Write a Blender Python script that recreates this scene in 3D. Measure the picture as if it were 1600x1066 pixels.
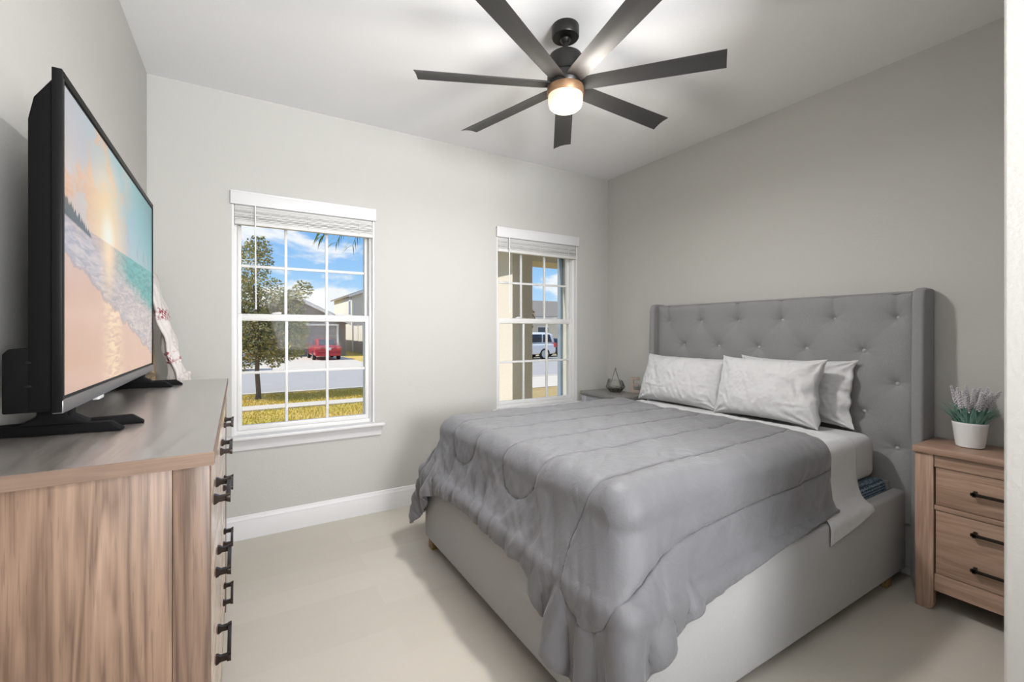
import bpy, bmesh, math, random
import numpy as np
from mathutils import Vector, Matrix, noise as mnoise

random.seed(7)
rng = np.random.default_rng(11)
S = bpy.context.scene
for o in list(bpy.data.objects):
    bpy.data.objects.remove(o)
COL = S.collection

# ------------------------------------------------------------------ camera
ROOM_H = 2.74
XL, XR, YW = -0.468, 3.018, 3.222          # left wall, headboard wall, window wall
cam_d = bpy.data.cameras.new('camera')
cam_d.sensor_width = 36
cam_d.lens = 698 / 1600 * 36
cam_d.shift_y = -16 / 1600
cam_d.clip_start = 0.02
cam_d.clip_end = 500
cam = bpy.data.objects.new('camera', cam_d)
cam.location = (0, 0, 1.287)
cam.rotation_euler = (math.radians(90), 0, math.radians(-31))
COL.objects.link(cam)
S.camera = cam
S.view_settings.view_transform = 'Standard'
S.view_settings.look = 'None'
S.view_settings.exposure = 0.10
S.view_settings.gamma = 1.0


# ------------------------------------------------------------------ node helpers
class NT:
    """small expression helper over a node tree"""
    def __init__(self, tree):
        self.t = tree
        self.n = tree.nodes
        self.l = tree.links

    def node(self, kind, **kw):
        nd = self.n.new(kind)
        for k, v in kw.items():
            setattr(nd, k, v)
        return nd

    def put(self, sock, v):
        if hasattr(v, 'is_output'):
            self.l.new(v, sock)
        else:
            sock.default_value = v

    def m(self, op, a, b=0.0, c=0.0, clamp=False):
        nd = self.node('ShaderNodeMath', operation=op, use_clamp=clamp)
        self.put(nd.inputs[0], a)
        self.put(nd.inputs[1], b)
        self.put(nd.inputs[2], c)
        return nd.outputs[0]

    def add(self, a, b): return self.m('ADD', a, b)
    def sub(self, a, b): return self.m('SUBTRACT', a, b)
    def mul(self, a, b): return self.m('MULTIPLY', a, b)

    def step(self, v, a, b):
        nd = self.node('ShaderNodeMapRange', interpolation_type='SMOOTHSTEP')
        self.put(nd.inputs[0], v)
        self.put(nd.inputs[1], a)
        self.put(nd.inputs[2], b)
        return nd.outputs[0]

    def mix(self, f, a, b, blend='MIX'):
        nd = self.node('ShaderNodeMix', data_type='RGBA', blend_type=blend)
        self.put(nd.inputs[0], f)
        for s, v in ((nd.inputs[6], a), (nd.inputs[7], b)):
            if isinstance(v, tuple) and len(v) == 3:
                v = (*v, 1)
            self.put(s, v)
        return nd.outputs[2]

    def noise(self, vec, scale=5, detail=3, rough=0.5, dist=0.0, dim='3D'):
        nd = self.node('ShaderNodeTexNoise', noise_dimensions=dim)
        if vec is not None:
            self.l.new(vec, nd.inputs['Vector'])
        nd.inputs['Scale'].default_value = scale
        nd.inputs['Detail'].default_value = detail
        nd.inputs['Roughness'].default_value = rough
        nd.inputs['Distortion'].default_value = dist
        return nd.outputs[0]

    def mapping(self, vec, scale=(1, 1, 1), loc=(0, 0, 0), rot=(0, 0, 0)):
        nd = self.node('ShaderNodeMapping')
        self.l.new(vec, nd.inputs[0])
        nd.inputs['Location'].default_value = loc
        nd.inputs['Rotation'].default_value = rot
        nd.inputs['Scale'].default_value = scale
        return nd.outputs[0]

    def coord(self, which='Object'):
        return self.node('ShaderNodeTexCoord').outputs[which]

    def ramp(self, f, stops):
        nd = self.node('ShaderNodeValToRGB')
        self.l.new(f, nd.inputs[0])
        e = nd.color_ramp.elements
        while len(e) < len(stops):
            e.new(0.5)
        for el, (p, c) in zip(e, stops):
            el.position = p
            el.color = (*c, 1)
        return nd.outputs[0]

    def sep(self, vec):
        nd = self.node('ShaderNodeSeparateXYZ')
        self.l.new(vec, nd.inputs[0])
        return nd.outputs

    def bump(self, h, strength=0.3, dist=0.01):
        nd = self.node('ShaderNodeBump')
        self.l.new(h, nd.inputs['Height'])
        nd.inputs['Strength'].default_value = strength
        nd.inputs['Distance'].default_value = dist
        return nd.outputs[0]


def mat(name, color, rough=0.5, metal=0.0, spec=0.5, build=None, sheen=0.0, coat=0.0):
    m = bpy.data.materials.new(name)
    m.use_nodes = True
    b = m.node_tree.nodes['Principled BSDF']
    b.inputs['Base Color'].default_value = (*color, 1)
    b.inputs['Roughness'].default_value = rough
    b.inputs['Metallic'].default_value = metal
    b.inputs['Specular IOR Level'].default_value = spec
    b.inputs['Sheen Weight'].default_value = sheen
    b.inputs['Coat Weight'].default_value = coat
    b.inputs['Coat Roughness'].default_value = 0.24
    m.diffuse_color = (*color, 1)
    if build:
        build(NT(m.node_tree), b)
    return m


def varied(c1, c2, scale=4, bump=None, detail=4, stretch=(1, 1, 1)):
    """two-tone noise colour with optional bump (scale, strength, distance)"""
    def f(N, b):
        co = N.mapping(N.coord(), stretch)
        N.put(b.inputs['Base Color'], N.mix(N.noise(co, scale, detail), c1, c2))
        if bump:
            N.put(b.inputs['Normal'], N.bump(N.noise(co, bump[0], 3, 0.6), bump[1], bump[2]))
    return f


# ------------------------------------------------------------------ sky, sun, fill lights
w = bpy.data.worlds.new('world')
S.world = w
w.use_nodes = True
N = NT(w.node_tree)
bg = w.node_tree.nodes['Background']
d = N.coord('Generated')
sx = N.sep(d)
el = sx[2]
base = N.ramp(el, [(0.0, (0.62, 0.80, 0.98)), (0.09, (0.42, 0.68, 0.98)), (0.22, (0.19, 0.46, 0.93)), (0.6, (0.10, 0.30, 0.75))])
cv = N.mapping(d, (1.0, 1.0, 2.3), (3.2, 1.5, 0.35))
cl = N.step(N.noise(cv, 3.6, 9, 0.54, 0.35), 0.48, 0.57)
low = N.step(el, 0.02, -0.02)
sky = N.mix(cl, base, (0.95, 0.96, 1.0))
sky = N.mix(low, sky, (0.30, 0.30, 0.27))
N.put(bg.inputs[0], sky)
bg.inputs[1].default_value = 0.95

sun_d = bpy.data.lights.new('sun', 'SUN')
sun_d.energy = 4.6
sun_d.color = (1.0, 0.93, 0.82)
sun_d.angle = math.radians(0.6)
sun = bpy.data.objects.new('sun', sun_d)
sun.rotation_euler = Vector((0.80, -0.12, -0.85)).to_track_quat('-Z', 'Y').to_euler()
sun.location = (-20, 10, 20)
COL.objects.link(sun)


def area(name, loc, target, size, energy, color=(1, 1, 1)):
    l = bpy.data.lights.new(name, 'AREA')
    l.shape = 'RECTANGLE'
    l.size, l.size_y = size
    l.energy = energy
    l.color = color
    o = bpy.data.objects.new(name, l)
    o.location = loc
    o.rotation_euler = (Vector(target) - Vector(loc)).to_track_quat('-Z', 'Y').to_euler()
    COL.objects.link(o)
    return o


# unseen area fills added behind the camera to brighten the room
area('hall_fill', (1.15, -2.3, 2.0), (0.2, 1.9, 1.45), (1.3, 1.2), 8, (1.0, 0.985, 0.965))
fill_up = area('bounce_fill', (0.85, -1.5, 1.5), (1.30, 0.30, 2.74), (1.0, 1.2), 146, (0.985, 0.988, 1.0))  # added fill aimed up so the ceiling bounces light into the room
fill_up.data.spread = math.radians(140)


# ------------------------------------------------------------------ mesh helpers
class MB:
    """collects shapes into one bmesh"""
    def __init__(self):
        self.bm = bmesh.new()

    def _merge(self, t):
        me = bpy.data.meshes.new('tmp')
        t.to_mesh(me)
        t.free()
        self.bm.from_mesh(me)
        bpy.data.meshes.remove(me)
        return self

    def box(self, x0, x1, y0, y1, z0, z1, bev=0.0, seg=2, mtx=None):
        t = bmesh.new()
        bmesh.ops.create_cube(t, size=1)
        for v in t.verts:
            v.co = Vector((x0 + (v.co.x + .5) * (x1 - x0), y0 + (v.co.y + .5) * (y1 - y0), z0 + (v.co.z + .5) * (z1 - z0)))
        if bev > 0:
            bmesh.ops.bevel(t, geom=t.edges[:], offset=bev, segments=seg, affect='EDGES', profile=0.5, clamp_overlap=True)
        if mtx is not None:
            t.transform(mtx)
        return self._merge(t)

    def prism(self, pts, axis, a, b, bev=0.0, seg=2):
        """polygon pts (2-D) extruded along axis from a to b; axis 'x': pts=(y,z), 'y': (x,z), 'z': (x,y)"""
        t = bmesh.new()
        def P(p, q):
            return {'x': (q, p[0], p[1]), 'y': (p[0], q, p[1]), 'z': (p[0], p[1], q)}[axis]
        lo = [t.verts.new(P(p, a)) for p in pts]
        hi = [t.verts.new(P(p, b)) for p in pts]
        n = len(pts)
        t.faces.new(lo)
        t.faces.new(hi)
        for i in range(n):
            t.faces.new((lo[i], lo[(i + 1) % n], hi[(i + 1) % n], hi[i]))
        bmesh.ops.recalc_face_normals(t, faces=t.faces[:])
        if bev > 0:
            bmesh.ops.bevel(t, geom=t.edges[:], offset=bev, segments=seg, affect='EDGES', profile=0.5, clamp_overlap=True)
        return self._merge(t)

    def lathe(self, prof, c=(0, 0, 0), n=32, sx=1.0, sy=1.0):
        """prof = (radius, z) list revolved about z through c"""
        bm = self.bm
        rings = []
        for r, z in prof:
            if r < 1e-6:
                rings.append([bm.verts.new((c[0], c[1], c[2] + z))])
            else:
                rings.append([bm.verts.new((c[0] + sx * r * math.cos(2 * math.pi * k / n), c[1] + sy * r * math.sin(2 * math.pi * k / n), c[2] + z)) for k in range(n)])
        fs = []
        for a, b in zip(rings, rings[1:]):
            for k in range(n):
                k2 = (k + 1) % n
                if len(a) == 1 and len(b) == 1:
                    continue
                if len(a) == 1:
                    fs.append(bm.faces.new((a[0], b[k2], b[k])))
                elif len(b) == 1:
                    fs.append(bm.faces.new((a[k], a[k2], b[0])))
                else:
                    fs.append(bm.faces.new((a[k], a[k2], b[k2], b[k])))
        bmesh.ops.recalc_face_normals(bm, faces=fs)
        return self

    def tube(self, pts, r, n=8, caps=True):
        """tube through pts; r one radius or one per point"""
        pts = [Vector(p) for p in pts]
        rs = r if isinstance(r, (list, tuple)) else [r] * len(pts)
        bm = self.bm
        rings, up = [], None
        for i, p in enumerate(pts):
            tdir = (pts[min(i + 1, len(pts) - 1)] - pts[max(i - 1, 0)]).normalized()
            if up is None:
                up = Vector((0, 0, 1)) if abs(tdir.z) < 0.9 else Vector((1, 0, 0))
            a = tdir.cross(up)
            if a.length < 1e-5:
                a = tdir.orthogonal()
            a.normalize()
            up = a.cross(tdir).normalized()
            rings.append([bm.verts.new(p + rs[i] * (math.cos(2 * math.pi * k / n) * a + math.sin(2 * math.pi * k / n) * up)) for k in range(n)])
        fs = []
        for a, b in zip(rings, rings[1:]):
            for k in range(n):
                fs.append(bm.faces.new((a[k], a[(k + 1) % n], b[(k + 1) % n], b[k])))
        if caps:
            fs.append(bm.faces.new(rings[0]))
            fs.append(bm.faces.new(rings[-1]))
        bmesh.ops.recalc_face_normals(bm, faces=fs)
        return self

    def grid(self, P, uv=None):
        """P (n, m, 3) array as a quad sheet"""
        bm = self.bm
        n, m = P.shape[:2]
        V = [[bm.verts.new(P[i, j]) for j in range(m)] for i in range(n)]
        for i in range(n - 1):
            for j in range(m - 1):
                bm.faces.new((V[i][j], V[i + 1][j], V[i + 1][j + 1], V[i][j + 1]))
        return self

    def quad(self, *p):
        self.bm.faces.new([self.bm.verts.new(q) for q in p])
        return self


def obj(name, mb, m, parent=None, origin=None, sharp=38, smooth=True):
    """link a builder's mesh as ONE object; vertices are given in world space unless the parent has its own frame"""
    bm = mb.bm if isinstance(mb, MB) else mb
    if origin is not None:
        bm.transform(Matrix.Translation(-Vector(origin)))
    elif parent is not None and not parent.get('_local'):
        bm.transform(Matrix.Translation(-parent_origin(parent)))
    if smooth:
        lim = math.radians(sharp)
        for e in bm.edges:
            if len(e.link_faces) == 2 and e.calc_face_angle(0) > lim:
                e.smooth = False
        for f in bm.faces:
            f.smooth = True
    me = bpy.data.meshes.new(name)
    bm.to_mesh(me)
    bm.free()
    o = bpy.data.objects.new(name, me)
    COL.objects.link(o)
    if m is not None:
        me.materials.append(m)
    if parent is not None:
        o.parent = parent
    if origin is not None:
        o.location = origin
    return o


def parent_origin(p):
    v = Vector(p.location)
    while p.parent is not None:
        p = p.parent
        v = v + Vector(p.location)
    return v


def tag(o, label, cat, group=None, kind=None):
    o['label'] = label
    o['category'] = cat
    if group:
        o['group'] = group
    if kind:
        o['kind'] = kind
    return o


LOCALS = set()


def thing(name, label, cat, loc=(0, 0, 0), rotz=0.0, group=None, local=False):
    o = bpy.data.objects.new(name, None)
    o.empty_display_size = 0.05
    o.location = loc
    o.rotation_euler = (0, 0, rotz)
    COL.objects.link(o)
    if local:
        LOCALS.add(o.name)
    return tag(o, label, cat, group)


def parent_local(o):
    while o.parent is not None:
        o = o.parent
    return o.name in LOCALS


def part(name, mb, m, parent, **kw):
    """part of a thing; vertices in world space, or in the thing's own frame if that thing is local"""
    bm = mb.bm
    if not parent_local(parent):
        bm.transform(Matrix.Translation(-parent_origin(parent)))
    parent_flag = parent.get('_local')
    parent['_local'] = 1
    o = obj(name, mb, m, parent, **kw)
    if parent_flag is None:
        del parent['_local']
    return o


def struct(name, mb, m, parent=None, **kw):
    if parent is not None:
        return part(name, mb, m, parent, **kw)
    o = obj(name, mb, m, None, **kw)
    o['kind'] = 'structure'
    return o


def smoothstep(a, b, x):
    t = np.clip((x - a) / (b - a), 0, 1)
    return t * t * (3 - 2 * t)


def vnoise(x, y, seed=0):
    """smooth value noise on numpy arrays, range about -1..1"""
    xi, yi = np.floor(x).astype(int), np.floor(y).astype(int)
    xf, yf = x - xi, y - yi
    u, v = xf * xf * (3 - 2 * xf), yf * yf * (3 - 2 * yf)
    def h(a, b):
        n = (a * 374761393 + b * 668265263 + seed * 982451653) & 0x7fffffff
        n = ((n ^ (n >> 13)) * 1274126177) & 0x7fffffff
        return ((n ^ (n >> 16)) & 0xffff) / 32767.5 - 1
    return (h(xi, yi) * (1 - u) + h(xi + 1, yi) * u) * (1 - v) + (h(xi, yi + 1) * (1 - u) + h(xi + 1, yi + 1) * u) * v


# ------------------------------------------------------------------ materials
def wall_build(c):
    def f(N, b):
        co = N.coord()
        N.put(b.inputs['Base Color'], N.mix(N.noise(co, 1.3, 2), tuple(x * 0.985 for x in c), c))
        N.put(b.inputs['Normal'], N.bump(N.noise(co, 85, 3, 0.6), 0.22, 0.004))
    return f

WALL_C = (0.462, 0.458, 0.436)
M_wall = mat('wall_paint', WALL_C, 0.75, build=wall_build(WALL_C), spec=0.25)
CEIL_C = (0.76, 0.76, 0.765)
M_ceil = mat('ceiling_paint', CEIL_C, 0.85, build=wall_build(CEIL_C), spec=0.2)
M_white = mat('white_trim', (0.70, 0.70, 0.705), 0.4, build=varied((0.63, 0.63, 0.637), (0.61, 0.61, 0.617), 6))
M_vinyl = mat('white_vinyl', (0.80, 0.80, 0.79), 0.32, build=varied((0.68, 0.68, 0.675), (0.66, 0.66, 0.655), 6))


def floor_build(N, b):
    co = N.coord()
    br = N.node('ShaderNodeTexBrick', offset=0.37, offset_frequency=2)
    N.l.new(N.mapping(co, (1, 1, 1), (0.2, 0.05, 0)), br.inputs['Vector'])
    br.inputs['Scale'].default_value = 1.0
    br.inputs['Brick Width'].default_value = 1.22
    br.inputs['Row Height'].default_value = 0.18
    br.inputs['Mortar Size'].default_value = 0.0012
    br.inputs['Mortar Smooth'].default_value = 0.3
    br.inputs['Color1'].default_value = (0.46, 0.43, 0.38, 1)
    br.inputs['Color2'].default_value = (0.50, 0.47, 0.42, 1)
    br.inputs['Mortar'].default_value = (0.46, 0.42, 0.35, 1)
    g = N.noise(N.mapping(co, (1.2, 9, 1)), 3.0, 6, 0.6, 0.6)
    c = N.mix(N.mul(N.step(g, 0.35, 0.75), 0.5), br.outputs['Color'], (0.50, 0.455, 0.38))
    N.put(b.inputs['Base Color'], c)
    N.put(b.inputs['Roughness'], 0.42)

M_floor = mat('vinyl_plank', (0.55, 0.5, 0.43), 0.42, build=floor_build, spec=0.4)


def wood_build(axis, seed=0.0, light=(0.44, 0.305, 0.225), mid=(0.325, 0.215, 0.155), dark=(0.125, 0.085, 0.07), k=1.0, con=.5):
    """washed oak look, grain running along axis (0, 1 or 2)"""
    def f(N, b):
        co = N.coord()
        sc = [1.0, 1.0, 1.0]
        sc[axis] = 0.09
        v = N.mapping(co, sc, (seed, seed * 1.7, seed * 0.6))
        big = N.noise(v, 5.5 * k, 3, 0.5, 0.8)
        rings = N.m('FRACT', N.mul(big, 11.0))
        rings = N.m('ABSOLUTE', N.sub(N.mul(rings, 2.0), 1.0))
        fine = N.noise(N.mapping(co, [s * (1 if i != axis else 0.25) for i, s in enumerate(sc)], (seed, 0, 0)), 150 * k, 3, 0.65)
        c = N.ramp(N.add(N.mul(rings, 1 - con), N.mul(N.step(fine, .25, .75), con)), [(0.15, mid), (0.45, tuple((a + q) / 2 for a, q in zip(light, mid))), (0.8, light)])
        sc2 = [2.4 if i != axis else 0.55 for i in range(3)]
        ps = [1.0 if i != axis else 0.035 for i in range(3)]
        pores = N.step(N.noise(N.mapping(co, ps, (seed, 1.3, 0)), 330 * k, 2, 0.5), 0.60, 0.70)
        c = N.mix(N.mul(pores, 0.38), c, tuple(x * .62 for x in mid))
        streak = N.noise(N.mapping(co, sc2, (seed * 2.1 + 4.3, 0.7, seed)), 3.2 * k, 4, 0.62, 1.1)
        c = N.mix(N.mul(N.step(streak, 0.63, 0.78), 0.75), c, dark)
        pale = N.step(N.noise(v, 38 * k, 2, 0.5), 0.56, 0.72)
        c = N.mix(N.mul(pale, 0.35), c, tuple(min(1, x * 1.45 + 0.03) for x in light))
        N.put(b.inputs['Base Color'], c)
        N.put(b.inputs['Normal'], N.bump(fine, 0.12, 0.002))
    return f

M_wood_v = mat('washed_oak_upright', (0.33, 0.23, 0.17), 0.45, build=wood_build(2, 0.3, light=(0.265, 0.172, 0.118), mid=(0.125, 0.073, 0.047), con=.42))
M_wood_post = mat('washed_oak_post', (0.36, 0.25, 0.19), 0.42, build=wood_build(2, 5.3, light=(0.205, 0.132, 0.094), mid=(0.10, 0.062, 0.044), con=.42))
M_wood_y = mat('washed_oak_long', (0.4, 0.28, 0.2), 0.36, build=wood_build(1, 1.1))
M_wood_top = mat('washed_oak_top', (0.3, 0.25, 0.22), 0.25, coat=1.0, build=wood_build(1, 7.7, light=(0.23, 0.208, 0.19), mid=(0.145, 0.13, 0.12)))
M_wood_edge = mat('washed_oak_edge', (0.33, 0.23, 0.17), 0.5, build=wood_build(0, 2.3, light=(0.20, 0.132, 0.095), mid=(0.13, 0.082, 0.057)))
M_wood_front = mat('washed_oak_front', (0.4, 0.28, 0.2), 0.25, coat=1.0, build=wood_build(1, 3.9))
M_bronze = mat('dark_bronze', (0.045, 0.035, 0.03), 0.38, 0.85, build=varied((0.05, 0.038, 0.032), (0.035, 0.028, 0.025), 30))
M_black = mat('black_plastic', (0.012, 0.012, 0.013), 0.6, spec=.07, build=varied((0.005, 0.005, 0.0055), (0.0035, 0.0035, 0.004), 60))
M_blackgloss = mat('black_gloss', (0.01, 0.01, 0.011), 0.42, spec=.12, build=varied((0.005, 0.005, 0.0055), (0.0035, 0.0035, 0.004), 60))
M_greybezel = mat('graphite_bezel', (0.17, 0.165, 0.17), 0.36, 0.5, build=varied((0.17, 0.165, 0.17), (0.15, 0.145, 0.15), 80))
M_fan = mat('fan_black', (0.022, 0.021, 0.019), 0.36, 0.3, build=varied((0.014, 0.0135, 0.012), (0.010, 0.0095, 0.009), 30))
M_blade = mat('fan_blade_black', (0.05, 0.048, 0.045), 0.45, 0.15, coat=.05, build=varied((0.034, 0.033, 0.031), (0.027, 0.026, 0.026), 14))
M_fanring = mat('fan_light_ring', (0.33, 0.19, 0.10), 0.42, 0.5, build=varied((0.34, 0.2, 0.11), (0.28, 0.16, 0.09), 20))


def fabric_build(c, weave=420, amt=0.25, var=0.06, dist=0.0012):
    def f(N, b):
        co = N.coord()
        a = N.noise(N.mapping(co, (1, 1, 6)), weave * 0.5, 2, 0.6)
        bb = N.noise(N.mapping(co, (6, 6, 1)), weave * 0.25, 2, 0.6)
        wv = N.mul(N.add(a, bb), 0.5)
        lo = tuple(x * (1 - var * 2) for x in c)
        hi = tuple(min(1, x * (1 + var * 2)) for x in c)
        N.put(b.inputs['Base Color'], N.mix(N.step(wv, 0.3, 0.7), lo, hi))
        N.put(b.inputs['Normal'], N.bump(wv, amt, dist))
    return f

M_linen = mat('grey_linen', (0.27, 0.27, 0.275), 0.85, build=fabric_build((0.225, 0.225, 0.229)), spec=0.2, sheen=0.15)
M_rail = mat('grey_rail_linen', (0.40, 0.40, 0.395), 0.85, build=fabric_build((0.375, 0.375, 0.375), 420, 0.2, 0.03), spec=0.2, sheen=0.1)
def satin_build(N, b):
    co = N.coord()
    n = N.noise(co, 9, 4, 0.6)
    N.put(b.inputs['Base Color'], N.mix(n, (0.122, 0.122, 0.132), (0.140, 0.140, 0.150)))
    N.put(b.inputs['Normal'], N.bump(N.noise(N.mapping(co, (1, 1, .55)), 21, 5, 0.6, 0.9), 0.30, 0.012))
M_comf = mat('grey_satin', (0.2, 0.2, 0.21), 0.55, build=satin_build, spec=0.4, sheen=0.2)
def sheet_build(c, s=1.0):
    def f(N, b):
        co = N.coord()
        N.put(b.inputs['Base Color'], N.mix(N.noise(co, 12, 3), tuple(x * 0.96 for x in c), c))
        N.put(b.inputs['Normal'], N.bump(N.noise(co, 34, 5, 0.65, 0.8), 0.22 * s, 0.012))
    return f
M_sheet = mat('white_cotton', (0.55, 0.55, 0.556), 0.8, build=sheet_build((0.55, 0.55, 0.556)), spec=0.2)
M_pillow = mat('white_pillow_cotton', (0.54, 0.54, 0.546), 0.8, build=sheet_build((0.54, 0.54, 0.546), 1.3), spec=0.2)


def blue_build(N, b):
    co = N.coord()
    wv = N.node('ShaderNodeTexWave', wave_type='BANDS', bands_direction='Z')
    N.l.new(co, wv.inputs['Vector'])
    wv.inputs['Scale'].default_value = 22
    wv.inputs['Distortion'].default_value = 5
    wv.inputs['Detail'].default_value = 3
    wv.inputs['Detail Scale'].default_value = 6
    N.put(b.inputs['Base Color'], N.mix(N.step(wv.outputs['Fac'], 0.45, 0.75), (0.025, 0.045, 0.075), (0.20, 0.29, 0.35)))
M_blue = mat('blue_knit_ticking', (0.06, 0.1, 0.14), 0.85, build=blue_build)
M_legwood = mat('brown_leg_wood', (0.22, 0.14, 0.06), 0.45, build=wood_build(2, 9.0, light=(0.28, 0.18, 0.075), mid=(0.18, 0.11, 0.045)))


def glass_mat(name, tint=(1, 1, 1), refl=0.06):
    m = bpy.data.materials.new(name)
    m.use_nodes = True
    N = NT(m.node_tree)
    out = m.node_tree.nodes['Material Output']
    m.node_tree.nodes.remove(m.node_tree.nodes['Principled BSDF'])
    t = N.node('ShaderNodeBsdfTransparent')
    t.inputs[0].default_value = (*tint, 1)
    g = N.node('ShaderNodeBsdfGlossy')
    g.inputs['Roughness'].default_value = 0.02
    fr = N.node('ShaderNodeFresnel')
    fr.inputs[0].default_value = 1.35
    mx = N.node('ShaderNodeMixShader')
    N.l.new(N.mul(fr.outputs[0], refl / 0.06), mx.inputs[0])
    N.l.new(t.outputs[0], mx.inputs[1])
    N.l.new(g.outputs[0], mx.inputs[2])
    N.l.new(mx.outputs[0], out.inputs[0])
    return m
M_glass = glass_mat('window_glass', (0.97, 0.985, 0.98), 0.004)
M_terr = glass_mat('terrarium_glass', (0.72, 0.76, 0.72), 0.25)

# ================================================================== ROOM SHELL
GL = -0.7                     # level of the ground outside
YO = 3.44                     # outer face of the window wall
YB = -3.6                     # hall wall behind the camera
mb = MB(); mb.box(XL - .15, XR + .15, YB - .15, YO, -0.12, 0.0)
struct('floor', mb, M_floor)
mb = MB(); mb.box(XL - .15, XR + .15, YB - .15, YO, ROOM_H, ROOM_H + .15)
struct('ceiling', mb, M_ceil)
mb = MB(); mb.box(XL - .15, XL, YB, YW, 0, ROOM_H)
struct('wall_left', mb, M_wall)
mb = MB(); mb.box(XR, XR + .15, 0.17, YW, 0, ROOM_H)
struct('wall_right', mb, M_wall)
mb = MB(); mb.box(XL - .15, XR + .15, YB - .15, YB, 0, ROOM_H)
struct('wall_front', mb, M_wall)
mb = MB(); mb.box(1.46, XR + .15, YB, 0.291, 0, ROOM_H, 0.006, 3)
struct('wall_closet', mb, M_wall)

WINS = [dict(x0=-0.062, x1=0.797, z0=0.635, z1=2.075), dict(x0=1.788, x1=2.638, z0=0.635, z1=2.075)]
mb = MB()
xs = [XL - .15] + [v for q in WINS for v in (q['x0'], q['x1'])] + [XR + .15]
for a, b in ((0, 1), (2, 3), (4, 5)):
    mb.box(xs[a], xs[b], YW, YO, 0, ROOM_H)
for q in WINS:
    mb.box(q['x0'], q['x1'], YW, YO, 0, q['z0'])
    mb.box(q['x0'], q['x1'], YW, YO, q['z1'], ROOM_H)
struct('wall_back', mb, M_wall)
# painted stucco outside the window wall
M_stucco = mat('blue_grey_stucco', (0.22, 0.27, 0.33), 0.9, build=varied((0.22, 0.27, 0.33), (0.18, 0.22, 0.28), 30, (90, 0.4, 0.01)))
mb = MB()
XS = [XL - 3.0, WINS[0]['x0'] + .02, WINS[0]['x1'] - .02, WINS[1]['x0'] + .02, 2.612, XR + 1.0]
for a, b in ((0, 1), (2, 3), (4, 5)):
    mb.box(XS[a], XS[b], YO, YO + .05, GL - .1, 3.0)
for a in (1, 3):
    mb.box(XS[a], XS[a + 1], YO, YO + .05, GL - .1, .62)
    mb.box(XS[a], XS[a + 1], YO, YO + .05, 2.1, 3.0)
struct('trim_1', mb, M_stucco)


def baseboard(name, x0, x1, y0, y1, inward):
    """moulded skirting; inward = unit direction from the wall into the room"""
    prof = [(0, 0), (0.014, 0), (0.014, 0.10), (0.012, 0.106), (0.012, 0.118), (0.007, 0.127), (0.005, 0.14), (0, 0.145)]
    mb = MB()
    if inward[1]:
        mb.prism([(y0 + inward[1] * p, z) for p, z in prof], 'x', x0, x1)
    else:
        mb.prism([(x0 + inward[0] * p, z) for p, z in prof], 'y', y0, y1)
    return struct(name, mb, M_white, sharp=25)

baseboard('baseboard_back', XL, XR, YW, YW, (0, -1))
baseboard('baseboard_left', XL, XL, YB, YW - .014, (1, 0))
baseboard('baseboard_right', XR, XR, 0.291, YW - .014, (-1, 0))

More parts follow.
